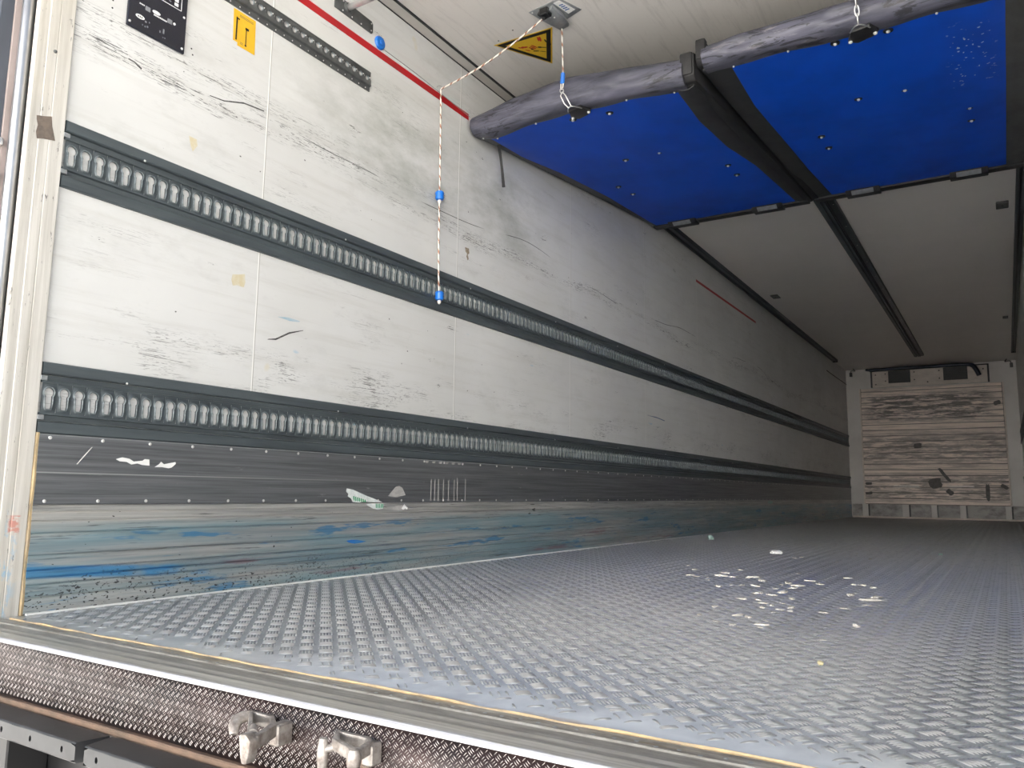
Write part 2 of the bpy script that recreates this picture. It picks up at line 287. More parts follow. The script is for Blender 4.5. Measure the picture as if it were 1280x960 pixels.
def copy_tree(o, parent=None):
    c = o.copy(); COL.objects.link(c); c.parent = parent
    for ch in o.children: copy_tree(ch, c)
    return c
def structure(o): return tag(o, kind='structure')
def ragged(cy, cz, w, h, n, seed, x=0.0, jit=.35):   # irregular outline on the left wall
    r = random.Random(seed); out = []
    for i in range(n):
        a = 2 * math.pi * i / n; k = 1 - r.random() * jit; out.append((cy + math.cos(a) * w / 2 * k, cz + math.sin(a) * h / 2 * k))
    return out

# ------------------------------------------------------------------ room shell
T = .08
structure(MB().box((-T, .175, -.1), (0, L, H + .12)).build('wall_left', M['wall'], smooth=0))
structure(MB().box((W, .175, -.1), (W + T, L, H + .12)).build('wall_right', M['wall'], smooth=0))
structure(MB().box((-T, L, -.1), (W + T, L + T, H + .12)).build('wall_front', M['front'], smooth=0))
structure(MB().box((0, .1, H), (W, L, H + .12)).build('ceiling', M['ceil'], smooth=0))
structure(MB().box((-T, 0.02, H + .0), (W + T, .1, H + .2), .004).build('trim_header', M['post']))
structure(MB().box((W - .012, .09, -.02), (W + T, .175, H + .12), .004).build('trim_post', M['post']))
g = MB(); g.poly([(-150, -150, -1.25), (150, -150, -1.25), (150, 150, -1.25), (-150, 150, -1.25)]); structure(tag(g.build('ground', M['ground'], smooth=0), 'pale concrete yard below the rear bumper', 'ground'))
fac = MB().box((-22, -24.4, -1.25), (26, -24, 9.0)); fac.box((-22, -24.0, 8.6), (26, -23.8, 9.2))
structure(fac.build('bounce_facade', M['bounce_white'], smooth=0))            # unseen white block added behind the camera to bounce sunlight into the open rear
# tread-plate floor: base slab and raised five-bar pattern as real relief, one mesh
def tread(xr, yr, pitch, nb, ln, wd, ht, spacing, fn, seed, keep=None):
    r = np.random.default_rng(seed); cs = []
    for cls in (0, 1):
        xs = np.arange(xr[0], xr[1], pitch) + cls * pitch / 2; ys = np.arange(yr[0], yr[1], pitch) + cls * pitch / 2
        X, Y = np.meshgrid(xs, ys); X = X.ravel(); Y = Y.ravel(); s = 1 if cls == 0 else -1
        dx, dy = math.sqrt(.5), s * math.sqrt(.5)
        for k in range(nb):
            o = (k - (nb - 1) / 2) * spacing; cs.append(np.stack([X - dy * o, Y + dx * o, np.full_like(X, dx), np.full_like(X, dy)], 1))
    c = np.concatenate(cs); m = ln / 2
    ok = (c[:, 0] > xr[0] + m) & (c[:, 0] < xr[1] - m) & (c[:, 1] > yr[0] + m) & (c[:, 1] < yr[1] - m); c = c[ok]
    if keep is not None: c = c[keep(c, r)]
    base = np.array([(-ln / 2, 0, 0), (-ln / 4, -wd / 2, 0), (ln / 4, -wd / 2, 0), (ln / 2, 0, 0), (ln / 4, wd / 2, 0), (-ln / 4, wd / 2, 0), (-ln / 3.2, 0, ht), (ln / 3.2, 0, ht)])
    base = np.array([(-ln / 2, -wd * .2, 0), (-ln / 2, wd * .2, 0), (0, wd / 2, 0), (ln / 2, wd * .2, 0), (ln / 2, -wd * .2, 0), (0, -wd / 2, 0), (-ln * .36, 0, ht), (0, wd * .2, ht * 1.1), (ln * .36, 0, ht), (0, -wd * .2, ht * 1.1)])
    fc = np.array([(0, 6, 1, 1), (1, 6, 7, 2), (2, 7, 8, 3), (3, 8, 4, 4), (4, 8, 9, 5), (5, 9, 6, 0), (6, 9, 8, 7)])
    tri = []
    for f in fc:
        q = list(dict.fromkeys(f)); tri.append((q[0], q[1], q[2]))
        if len(q) == 4: tri.append((q[0], q[2], q[3]))
    tri = np.array(tri)
    u = c[:, None, 2] * base[None, :, 0] - c[:, None, 3] * base[None, :, 1] + c[:, None, 0]
    v = c[:, None, 3] * base[None, :, 0] + c[:, None, 2] * base[None, :, 1] + c[:, None, 1]
    V = fn(u, v, np.broadcast_to(base[None, :, 2], u.shape)).reshape(-1, 3)
    Fc = (tri[None] + (np.arange(len(c)) * len(base))[:, None, None]).reshape(-1, 3)
    return V, Fc
def keep_floor(c, r): return (r.random(len(c)) < np.clip((c[:, 1] - .16) / .12, 0.06, 1.0)) & (r.random(len(c)) < np.clip((c[:, 0] + .02) / .12, .1, 1))
V, Fc = tread((0.0, W), (.138, L), .0575, 5, .029, .0042, .0022, .0069, lambda u, v, z: np.stack([u, v, z], -1), 3, keep_floor)
bx = np.array([(0, .132, -.05), (W, .132, -.05), (W, L, -.05), (0, L, -.05), (0, .132, 0), (W, .132, 0), (W, L, 0), (0, L, 0)])
bf = np.array([(4, 5, 6), (4, 6, 7), (0, 2, 1), (0, 3, 2), (0, 1, 5), (0, 5, 4), (1, 2, 6), (1, 6, 5), (2, 3, 7), (2, 7, 6), (3, 0, 4), (3, 4, 7)])
me = raw_mesh('floor', np.concatenate([bx, V]), np.concatenate([bf, Fc + 8]), np.concatenate([np.zeros(12), np.ones(len(Fc))]))
structure(finish(me, 'floor', [M['floor'], M['bar']], None, 0))
# rear sill with ribs and its rounded white-worn lip
prof = [(.132, 0.0), (.128, .0022), (.098, .0022), (.095, .0), (.066, 0), (.063, .0009), (.058, .0009), (.055, 0), (.04, 0), (.037, .0009), (.032, .0009), (.029, 0), (.009, 0), (.003, -.0008), (0, -.0035), (0, -.0090), (.006, -.0095), (.006, -.06), (.132, -.06)]
sill = structure(tag(MB().prism(prof, 0, -.02, W + .02).build('trim_sill', M['sill'], smooth=25), 'worn aluminium threshold along the rear edge of the floor', 'sill'))
sealb = MB()
path = [(x, .133 + .003 * math.sin(x * 11) + .002 * math.sin(x * 37), .002) for x in np.arange(.05, W, .02)]
tag(sealb.tube(path, [.0022 + .0012 * abs(math.sin(p[0] * 23)) for p in path], 6).build('sealant_bead', M['seal']), 'ragged orange-brown sealant line between the sill and the tread plate floor', 'sealant')
tag(MB().tube([(.006 + .002 * math.sin(z * 40), .181, z) for z in np.arange(0.0, .485, .02)], .0065, 6).build('sealant_bead', M['seal']), 'upright orange sealant strip between the white post and the scuffed wall plates', 'sealant')
fl = MB(); 
for x in np.arange(.12, W, .031):
    y = .108 + random.uniform(-.006, .006); fl.lathe((x, y, .0017), (0, 0, 1), [(.0040, 0), (.0034, .0008), (.0016, .0013)], 8)
tag(fl.build('rivet_row', M['galv'], sill), kind='stuff')
# corner trims: cove strip at the roof edge with its two black joints
structure(MB().box((.004, .1, H - .006), (.061, 4.9, H - .0005)).build('trim_cove', M['cove'], smooth=0))
structure(MB().box((.0, .1, H - .008), (.006, 4.9, H - .0002)).build('trim_joint', M['black'], smooth=0))
structure(MB().box((.0122, .19, -.001), (.020, L - .05, .005), .001).build('trim_floor', M['paper'], smooth=0))
structure(MB().box((.059, .1, H - .008), (.068, 4.9, H - .0002)).build('trim_joint', M['black'], smooth=0))

# ------------------------------------------------------------------ scuff plates along the wall
zs = [0, .042, .075, .093, .113, .152, .210, .243, .267, .286]
def plank_profile():
    p = [(0, 0.0)]
    for a, b in zip(zs, zs[1:]): p += [(.010, a + .0025), (.012, a + .005), (.012, b - .004), (.010, b - .001), (.007, b)]
    return p + [(0, .286)]
def scuff_wall(name, x0, sgn, label, cat):
    pts = [(x0 + sgn * u, v) for u, v in plank_profile()]
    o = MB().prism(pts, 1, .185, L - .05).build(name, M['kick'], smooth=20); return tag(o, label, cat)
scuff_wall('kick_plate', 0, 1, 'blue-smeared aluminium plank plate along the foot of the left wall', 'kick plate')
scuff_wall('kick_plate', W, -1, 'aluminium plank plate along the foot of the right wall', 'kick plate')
def screwed_plate(x0, sgn, label):
    o = MB().prism([(x0, .287), (x0 + sgn * .010, .287), (x0 + sgn * .012, .289), (x0 + sgn * .012, .4745), (x0 + sgn * .010, .4765), (x0, .4765)], 1, .185, L - .05).build('scuff_plate', [M['plate']], smooth=20)
    tag(o, label, 'scuff plate'); ys = [.213 + .149 * k for k in range(88)]
    if sgn > 0:
        tag(MB().box((.0112, .186, .4735), (.0132, L - .05, .4765)).build('edge_bead', M['galv'], o), 'pale worn top edge')
        rest = MB()
        for i, y in enumerate(ys):
            for z in (.467, .296):
                b = MB() if i < 50 else rest
                b.lathe((.0118, y, z), (1, 0, 0), [(.0052, 0), (.005, .0012), (.003, .0026), (.0012, .0030)], 10 if i < 20 else 6)
                if i < 50: b.build('screw', M['screw'], o)
        tag(rest.build('screw', M['screw'], o), kind='stuff')
    return o
screwed_plate(0, 1, 'dark grey screwed plate above the blue-smeared planks, left wall')
screwed_plate(W, -1, 'dark grey screwed plate on the right wall')

# ------------------------------------------------------------------ keyhole lashing rails
def keyhole(s=1.0, n=28):
    pts = []
    for i in range(n):
        a = math.pi / 2 - 2 * math.pi * i / n; c, d = math.cos(a), math.sin(a)
        # polar outline of a round head over a straight slot
        best = 0
        r0 = .0125; b = d * .0135; disc = b * b - (.0135 ** 2 - r0 ** 2)
        if disc >= 0: best = max(best, b + math.sqrt(disc))
        hw, zb = .0085 + (.0016 if d < -.93 else 0), -.0285
        t = min([hw / abs(c) if abs(c) > 1e-6 else 9, (zb / d) if d < 0 else 9])
        if d < 0.25: best = max(best, min(t, .0285 / max(abs(d), 1e-3)) if d < 0 else min(t, .02))
        best = max(best, .0078); pts.append((c * best * s, d * best * s))
    return pts
def rect_ring(hw, hh, n=28):
    out = []
    for i in range(n):
        a = math.pi / 2 - 2 * math.pi * i / n; c, d = math.cos(a), math.sin(a)
        t = min(hw / abs(c) if abs(c) > 1e-9 else 9, hh / abs(d) if abs(d) > 1e-9 else 9); out.append((c * t, d * t))
    return out
def offset_ring(ring, d):
    n = len(ring); out = []
    for i in range(n):
        a, b = ring[i - 1], ring[(i + 1) % n]; tx, ty = b[0] - a[0], b[1] - a[1]; l = math.hypot(tx, ty) or 1
        out.append((ring[i][0] - ty / l * d, ring[i][1] + tx / l * d))
    return out
def keyhole_strip(y0, pitch, count):
    key = keyhole(1.07); n = len(key)
    loops = [(rect_ring(pitch / 2, .041), .0065), (offset_ring(key, .0042), .0065), (offset_ring(key, .0024), .0098), (offset_ring(key, .0008), .0098), (key, .0080), (key, .0020)]
    Vs, Fs = [], []
    one = np.array([(x, p[0], p[1]) for ring, x in loops for p in ring])
    f1 = np.array([(k * n + i, k * n + (i + 1) % n, (k + 1) * n + (i + 1) % n, (k + 1) * n + i) for k in range(len(loops) - 1) for i in range(n)])
    mi = np.array([0 if k in (0, 4) else 1 for k in range(len(loops) - 1) for i in range(n)])
    for q in range(count):
        v = one.copy(); v[:, 1] += y0 + q * pitch; Vs.append(v); Fs.append(f1 + q * len(one))
    return raw_mesh('keyhole_strip', np.concatenate(Vs), np.concatenate(Fs)[:, ::-1], np.tile(mi, count))
def lashing_rail(z0, label):
    o = empty('lashing_rail', (0, .175, z0 - .1), label, 'rail', 'keyhole lashing rails along the walls'); del o['group']
    a, b = .178, L - .02
    for s in (1, -1):
        zz = lambda v: z0 + s * v
        MB().prism([(0, zz(.098)), (.010, zz(.097)), (.014, zz(.094)), (.014, zz(.068)), (.011, zz(.065)), (.004, zz(.063)), (0, zz(.063))], 1, a, b).build('flange', M['rail'], o, 20)
        MB().prism([(0, zz(.062)), (.003, zz(.062)), (.003, zz(.048)), (.0115, zz(.046)), (.0115, zz(.0405)), (.0095, zz(.0405)), (0, zz(.043))], 1, a, b).build('channel', M['rail'], o, 20)
        tag(MB().box((0, .174, min(zz(.060), zz(.047))), (.012, .192, max(zz(.060), zz(.047))), .001).build('end_stop', M['galv'], o), 'pale metal end stop')
    me = keyhole_strip(.2024, .0414, 318); me.transform(Matrix.Translation((0, 0, z0)))
    finish(me, 'keyhole_strip', [M['rail'], M['railedge']], o, 0)
    for k in range(12): MB().lathe((.0138, .42 + k * .88, z0 + .066), (1, 0, 0), [(.004, 0), (.003, .002), (.001, .0026)], 8).build('screw', M['screw'], o)
    return o
r_up = lashing_rail(1.270, 'upper grey keyhole lashing rail between the two white bands of the left wall')
r_lo = lashing_rail(.575, 'lower grey keyhole lashing rail just above the dark screwed plate, left wall')
for r, lb in ((r_up, 'upper keyhole lashing rail on the right wall'), (r_lo, 'lower keyhole lashing rail on the right wall')):
    c = copy_tree(r); c.location = (W, L - .02 + .178 - .175 + .0, r.location.z); c.rotation_euler = (0, 0, math.pi); c.location.y = .178 + L - .02 - .175; c['label'] = lb
# short round-hole rail near the roof
sr = empty('anchor_rail', (0, .5, 2.024), 'short dark grey rail with round holes above the yellow sticker', 'rail')
def holed_strip(y0, pitch, count, zc):
    n = 20; circ = [(math.cos(math.pi / 2 - 2 * math.pi * i / n) * .0105, math.sin(math.pi / 2 - 2 * math.pi * i / n) * .0105) for i in range(n)]
    loops = [(rect_ring(pitch / 2, .029, n), .009), (offset_ring(circ, .0045), .009), (offset_ring(circ, .001), .0075), (circ, .006), (circ, .0006), (((0, 0),) * n, .0006)]
    one = np.array([(x, p[0], p[1]) for ring, x in loops for p in ring]); one[:n, 0] = [.0115 if p[1] < .0 else .0075 for p in loops[0][0]]
    f1 = np.array([(k * n + i, k * n + (i + 1) % n, (k + 1) * n + (i + 1) % n, (k + 1) * n + i) for k in range(len(loops) - 1) for i in range(n)])
    mi = np.array([[0, 0, 1, 1, 2][k] for k in range(len(loops) - 1) for i in range(n)]); Vs, Fs = [], []
    for q in range(count):
        v = one.copy(); v[:, 1] += y0 + q * pitch; v[:, 2] += zc; Vs.append(v); Fs.append(f1 + q * len(one))
    return raw_mesh('hole_strip', np.concatenate(Vs), np.concatenate(Fs)[:, ::-1], np.tile(mi, count))
me = holed_strip(.4165, .0407, 25, 2.079); finish(me, 'hole_strip', [M['darkplate'], M['railedge'], M['greypaper']], sr, 0)
MB().prism([(0, 2.024), (.004, 2.024), (.004, 2.043), (.013, 2.047), (.013, 2.051), (.001, 2.052)], 1, .396, 1.4135).build('flange', M['darkplate'], sr, 20)
MB().prism([(0, 2.106), (.009, 2.106), (.007, 2.112), (0, 2.114)], 1, .396, 1.4135).build('top_edge', M['darkplate'], sr, 20)
for k in range(25):
    y = .4165 + .0407 * k
    MB().lathe((.0105, y + .013, 2.083), (1, 0, .1), [(.0026, -.001), (.002, .0012)], 8).build('screw', M['screw'], sr)
    MB().lathe((.0035, y - .006, 2.032), (1, 0, 0), [(.003, 0), (.002, .0018)], 8).build('screw', M['screw'], sr)

# ------------------------------------------------------------------ rear frame post and opened door beside it
pp = empty('frame_post', (0, .13, 0), 'tall off-white rear frame post at the left edge of the opening', 'post')
MB().prism([(-.07, .175), (.010, .175), (.012, .173), (.012, .1365), (.0108, .1355), (.0108, .1335), (.012, .1325), (.0118, .108), (.0100, .1065), (.0100, .103), (.0105, .100), (.0085, .080), (.006, .0765), (-.006, .0765), (-.009, .094), (-.07, .094)], 2, -.02, H + .12).build('post_profile', M['post'], pp, 20)
MB().lathe((.012, .128, 1.549), (1, 0, 0), [(.005, 0), (.0048, .003), (.003, .006), (.001, .0065)], 10).build('bolt', M['darkplate'], pp)
tag(MB().prism([(.096, 1.346), (.118, 1.352), (.136, 1.359), (.140, 1.33), (.146, 1.31), (.151, 1.293), (.12, 1.287), (.102, 1.281), (.0985, 1.30), (.1015, 1.32), (.097, 1.335)], 0, .0122, .0128).build('tape_residue', M['browntape']), 'torn patch of brown tape on the white post', 'tape')
tag(MB().prism([(-.070, .0885), (-.030, .0890), (-.0105, .0885), (-.0105, .0935), (-.070, .0935)], 2, -.02, H + .1).build('door_seal', M['dark']), 'upright dark rubber seal behind the white post', 'seal')
rod = empty('lock_rod', (-.034, .07, 0), 'upright stainless lock rod of the opened door, left of the white post', 'rod')
MB().tube([(-.034, .070, -.05), (-.034, .070, H + .1)], .0165, 20).build('rod_tube', M['steel'], rod)
door = empty('rear_door', (-.1, .05, -.05), 'opened rear door folded back, dark slate edge at the far left', 'door')
MB().box((-.064, .046, -.04), (-.056, .062, H + .05), .001).build('liner_strip', M['pinkgrey'], door)
MB().box((-.15, .010, -.04), (-.064, .060, H + .05), .004).build('door_edge', M['doorgrey'], door)
for z in (1.262, 1.168, .64, .54):
    h = MB().box((-.09, -.006, z - .007), (-.046, .040, z + .007), .002).build('hinge_arm', M['darkplate'], door)
    MB().lathe((-.050, .040, z - .010), (0, 0, 1), [(.006, 0), (.0075, .004), (.0075, .016), (.006, .02)], 12).build('hinge_pin', M['steel'], h)

# ------------------------------------------------------------------ rear sill face: dark tread plate, cast latches, buffer rails
V, Fc = tread((-.02, W + .02), (-.117, -.0095), .0150, 3, .0068, .0015, .0008, .0037, lambda u, v, z: np.stack([u, .004 - z, v], -1), 5)
bx = np.array([(-.02, .004, -.119), (W + .02, .004, -.119), (W + .02, .004, -.0092), (-.02, .004, -.0092), (-.02, .03, -.119), (W + .02, .03, -.119), (W + .02, .03, -.010), (-.02, .03, -.010)])
bf = np.array([(0, 1, 2), (0, 2, 3), (4, 6, 5), (4, 7, 6), (0, 4, 5), (0, 5, 1), (3, 2, 6), (3, 6, 7), (0, 3, 7), (0, 7, 4), (1, 5, 6), (1, 6, 2)])
me = raw_mesh('tread_panel', np.concatenate([bx, V]), np.concatenate([bf, Fc + 8]), np.concatenate([np.zeros(12), np.ones(len(Fc))]))
tag(finish(me, 'tread_panel', [M['tread'], M['treadbar']], None, 0), 'dark tread plate facing the rear edge below the sill', 'panel')
tag(MB().box((-.02, -.006, -.134), (W + .02, .03, -.1195), .002).build('edge_strip', M['brown']), 'thin rusty brown strip under the dark tread plate', 'strip')
tag(MB().box((-.02, .03, -.30), (W + .02, .10, -.06), .002).build('rear_crossmember', M['black']), 'dark steel cross beam behind the grey buffer rails', 'beam')
# latch lying open: cast loop with a hook and a prong
def latch(c, label):
    o = empty('door_latch', c, label, 'latch', None); return o
l1 = latch((1.17, .0035, -.05), 'cast aluminium door latch on the tread plate, its tongue pointing down')
def frame(outer, inner, z0, z1, bev=.0022):
    t = bmesh.new(); n = len(outer)
    R4 = [[t.verts.new((p[0], p[1], z)) for p in ring] for ring, z in ((outer, z1), (inner, z1), (inner, z0), (outer, z0))]
    for k in range(4):
        A, B = R4[k], R4[(k + 1) % 4]
        for i in range(n): t.faces.new((A[i], A[(i + 1) % n], B[(i + 1) % n], B[i]))
    bmesh.ops.recalc_face_normals(t, faces=t.faces); bmesh.ops.bevel(t, geom=list(t.edges), offset=bev, segments=2, profile=.5, affect='EDGES')
    m = MB(); m._add(t); return m
frame([(1.109, .003), (1.172, .003), (1.214, -.030), (1.238, -.088), (1.227, -.098), (1.218, -.092)], [(1.130, -.006), (1.170, -.006), (1.200, -.030), (1.223, -.078), (1.219, -.082), (1.214, -.078)], -.050, -.030).build('loop', M['cast'], l1)
MB().tube([(1.125, -.004, -.036), (1.119, -.016, -.037), (1.117, -.028, -.040), (1.121, -.036, -.047), (1.126, -.040, -.058)], [.008, .0085, .009, .008, .006], 8, flat=1.2).build('hook', M['cast'], l1, 60)
MB().prism([(1.213, -.028), (1.228, -.026), (1.239, -.034), (1.237, -.056), (1.233, -.068), (1.222, -.070), (1.217, -.056)], 1, -.104, -.086, .003).build('tongue', M['cast'], l1)
MB().tube([(1.176, -.045, -.036), (1.192, -.058, -.033), (1.216, -.080, -.032)], [.005, .006, .007], 8).build('web', M['cast'], l1, 60)
MB().box((1.196, -.030, -.066), (1.216, .0035, -.032), .003).build('base_block', M['cast'], l1)
l2 = latch((1.36, .0035, -.05), 'cast aluminium door latch with a barrel knob, right of the other latch')
MB().lathe((1.325, -.040, -.084), (0, 0, 1), [(.0058, 0), (.0068, .006), (.0078, .018), (.0088, .024), (.0088, .030), (.0082, .040), (.0066, .052), (.0060, .054)], 14).build('knob', M['cast'], l2, 40)
MB().tube([(1.327, -.040, -.046), (1.336, -.034, -.044), (1.345, -.028, -.040)], [.0062, .0058, .0068], 8).build('neck', M['cast'], l2, 60)
frame([(1.310, .003), (1.382, .003), (1.400, -.012), (1.411, -.060), (1.396, -.058), (1.338, -.036)], [(1.325, -.006), (1.378, -.006), (1.389, -.014), (1.397, -.043), (1.392, -.045), (1.349, -.030)], -.046, -.029).build('loop', M['cast'], l2)
MB().lathe((1.402, -.056, -.060), (0, 0, 1), [(.005, 0), (.009, .006), (.0105, .014), (.0105, .024), (.008, .031), (.003, .033)], 12).build('jaw', M['cast'], l2, 40)
MB().box((1.384, -.022, -.064), (1.404, .0035, -.032), .003).build('base_block', M['cast'], l2)
MB().box((1.335, -.002, -.078), (1.384, .0035, -.050), .002).build('slot_plate', M['brown'], l2)
# buffer rails
def buffer(x0, x1, holes, label, cut):
    o = empty('buffer_rail', ((x0 + x1) / 2, -.045, -.170), label, 'rail', None)
    yf, yb, zt, zb = -.073, -.014, -.1285, -.1655
    t = MB(); sh = .010
    n = 12; r = .0042; hs = [h for h in holes if x0 + .01 < h < x1 - .01]
    # front face with drilled holes
    edges = [x0 + sh] + [(a + b) / 2 for a, b in zip(hs, hs[1:])] + [x1 - sh * cut]
    zc = (zt + zb) / 2
    for i, h in enumerate(hs):
        a, b = edges[i], edges[i + 1]; ring = []
        for k in range(n * 2):
            an = math.pi * 2 * k / (n * 2); c, d = math.cos(an), math.sin(an)
            tx = ((b - h) if c > 0 else (h - a)) / abs(c) if abs(c) > 1e-6 else 9; tz = ((zt - zb) / 2 - .003) / abs(d) if abs(d) > 1e-6 else 9
            q = min(tx, tz); ring.append(((h + c * q, yf, zc + d * q), (h + c * r, yf, zc + d * r * 1.35), (h + c * r, yf + .02, zc + d * r * 1.35)))
        for k in range(n * 2):
            A, B = ring[k], ring[(k + 1) % (n * 2)]; t.poly([A[0], B[0], B[1], A[1]]); t.poly([A[1], B[1], B[2], A[2]])
        t.poly([q[2] for q in ring])
    X0, X1 = x0 + sh, x1 - sh * cut
    for (ya, za), (yc, zd) in (((yf, zt - .003), (yf + .0012, zt - .0009)), ((yf + .0012, zt - .0009), (yf + .004, zt)), ((yf + .004, zt), (yb, zt)), ((yb, zt), (yb, zb)), ((yb, zb), (yf + .004, zb)), ((yf + .004, zb), (yf, zb + .003))):
        e0, e1 = (x0 if ya > yf + .02 else X0), (x0 if yc > yf + .02 else X0); g0, g1 = (x1 if ya > yf + .02 else X1), (x1 if yc > yf + .02 else X1)
        t.poly([(e0, ya, za), (g0, ya, za), (g1, yc, zd), (e1, yc, zd)])
    for e, q in ((X0, x0), (X1, x1)): t.poly([(e, yf, zt - .003), (e, yf + .0012, zt - .0009), (e, yf + .004, zt), (q, yb, zt), (q, yb, zb), (e, yf + .004, zb), (e, yf, zb + .003)])
    t.build('rail_body', M['beam'], o, 30)
    for xx in (x0 + .09, x1 - .30):
        if xx > x0 and x0 > .7: continue
        MB().box((xx - .02, -.055, -.30), (xx + .02, .03, -.166), .003).build('bracket', M['black'], o)
    return o
hp = [.475 - .1085 * k for k in range(1, 5)][::-1] + [.475, .583, .694]
buffer(-.02, .748, hp, 'grey buffer rail with drilled holes at the lower left corner', 1)
buffer(.757, 1.62, [.806 + .111 * k for k in range(8)], 'second grey buffer rail, right of the drilled one at the corner', 0)
tag(MB().tube([(.20, -.012, -.139), (.352, -.012, -.139)], .004, 10).build('steel_pin', M['steel']), 'thin steel pin behind the corner buffer rail', 'pin')

# ------------------------------------------------------------------ control panel, stickers, tape on the left wall
cp = empty('control_panel', (0, .43, 1.745), 'black refrigeration control panel with small white keys on the left wall', 'panel')
MB().box((0, .329, 1.745), (.010, .529, 2.06), .002).build('housing', M['panel'], cp)
def onpanel(name, mat, pts, a=.0102, b=.0114): return MB().prism(pts, 0, a, b).build(name, mat, cp)
def oval(cy, cz, w, h, n=20): return [(cy + math.cos(2 * math.pi * i / n) * w / 2, cz + math.sin(2 * math.pi * i / n) * h / 2) for i in range(n)]
onpanel('logo_oval', M['whiteink'], oval(.4205, 1.831, .028, .0115)); onpanel('logo_oval', M['whiteink'], oval(.368, 1.7885, .030, .0135))
b = MB()
for k in range(3): b.box((.0113, .360 + k * .006, 1.7855), (.0117, .3635 + k * .006, 1.791))
b.build('logo_print', M['ink'], cp)
b = MB()
for k in range(9): b.box((.0101, .4125 + k * .0052, 1.8185), (.0108, .4125 + k * .0052 + .0037, 1.8235))
b.build('caption', M['whiteink'], cp)
b = MB()
for k in range(4): b.box((.0101, .363 + k * .0045, 1.8305), (.0108, .363 + k * .0045 + .0033, 1.8345))
b.build('caption', M['whiteink'], cp)
for cy in (.391, .468): MB().box((.0098, cy - .0085, 1.8195), (.0125, cy + .0085, 1.8345), .001).build('push_button', M['greyink'], cp)
MB().lathe((.010, .485, 1.8275), (1, 0, 0), [(.0045, 0), (.004, .002), (.0015, .0028)], 12).build('indicator', M['whiteink'], cp)
fr = MB()
for lo, hi in (((.395, 1.8835), (.507, 1.8855)), ((.505, 1.8835), (.507, 2.0)), ((.395, 1.926), (.507, 1.9275)), ((.395, 1.8835), (.397, 2.0))): fr.box((.0101, lo[0], lo[1]), (.0107, hi[0], hi[1]))
fr.build('display_frame', M['whiteink'], cp)
MB().box((.0099, .43, 1.903), (.0108, .474, 1.945)).build('display', M['greyglass'], cp)
for z in (1.8965, 1.911, 1.94): MB().box((.0099, .480, z - .0055), (.0122, .494, z + .0055), .001).build('key', M['whiteink'], cp)
b = MB()
for cy, cz in ((.448, 1.897), (.464, 1.897)): b.box((.0101, cy - .004, cz - .0015), (.0107, cy + .004, cz + .0015))
b.build('caption', M['greyink'], cp)
b = MB()
for cy, cz, w, h in ((.388, 1.7825, .006, .006), (.400, 1.786, .003, .005), (.378, 1.767, .003, .004), (.387, 1.766, .004, .005), (.395, 1.769, .005, .006), (.4375, 1.776, .003, .007), (.450, 1.783, .005, .016), (.449, 1.762, .004, .003), (.456, 1.763, .004, .004)): b.box((.0101, cy - w / 2, cz - h / 2), (.0105, cy + w / 2, cz + h / 2))
b.build('pictogram', M['greyink'], cp)
for cy, cz in ((.336, 1.7585), (.518, 1.759), (.518, 1.868), (.336, 1.868)): MB().lathe((.010, cy, cz), (1, 0, 0), [(.0042, 0), (.0036, .0018), (.0012, .0024)], 10).build('screw', M['screw'], cp)
b = MB()
for cy, cz in ((.560, 1.784), (.566, 1.765), (.553, 1.7645)): b.lathe((0, cy, cz), (1, 0, 0), [(.0026, 0), (.0025, .0004)], 8)
for i, h in enumerate(((.560, 1.784), (.566, 1.765), (.285, 1.775), (.285, 1.800))):
    tag(MB().lathe((0, *h), (1, 0, 0), [(.003, 0), (.0028, .0005)], 8).build('drill_hole', M['ink']), 'small dark drill hole in the white wall beside the black control panel', 'hole', 'drill holes beside the control panel')
b.bm.free()
ys = empty('instruction_sticker', (0, .763, 1.888), 'yellow instruction sticker with notched lower corner under the round-hole rail', 'sticker')
MB().prism([(.714, 2.018), (.81, 2.018), (.813, 1.888), (.737, 1.888), (.737, 1.899), (.718, 1.899)], 0, .0004, .0012).build('sheet', M['yellow'], ys, 0)
b = MB().box((.0011, .727, 1.906), (.0016, .733, 1.992)).box((.0011, .727, 1.985), (.0016, .741, 1.990)); b.build('pictogram', M['ink'], ys)
b = MB().box((.0011, .770, 1.902), (.0016, .7735, 1.966)).box((.0011, .767, 1.962), (.0016, .782, 1.971)).box((.0011, .768, 1.900), (.0016, .7755, 1.906)); b.build('pictogram', M['ink'], ys)
b = MB()
for z in (2.004, 1.999, 1.904, 1.899): b.box((.0011, .74 if z > 1.95 else .748, z), (.0015, .800 if z > 1.95 else .76, z + .0018))
b.build('caption', M['brown'], ys)
tag(MB().box((.0002, .2, 2.210), (.0008, 2.15, 2.2430)).build('load_line', M['red'], smooth=0), 'long red load line tape running along the upper wall to the partition', 'tape')
tag(MB().box((.0002, 5.65, 2.199), (.0008, 7.62, 2.221)).build('load_line', M['red'], smooth=0), 'short separate red tape far down the left wall beyond the partition', 'tape')
tag(MB().tube([(.002, 1.505, 2.261), (.002, 1.723, 2.258), (.002, 2.082, 2.236), (.002, 2.16, 2.232)], .0015, 6).build('thin_cable', M['lead']), 'thin grey cable just above the red line, from the blue plug', 'cable')
plug = empty('blue_plug', (0, 1.467, 2.25), 'blue oval plug on the wall above the red line', 'plug')
t = MB().lathe((0, 1.4675, 2.2765), (1, 0, 0), [(.030, 0), (.030, .006), (.026, .011), (.012, .013)], 24); t.build('cap', M['bluep'], plug)
MB().lathe((.0125, 1.4675, 2.2765), (1, 0, 0), [(.010, 0), (.009, .003), (.004, .004)], 16).build('hub', M['bluep'], plug)
lb = empty('load_bar', (0, 1.32, 2.28), 'steel cross bar on a dark wall bracket near the roof', 'bar')
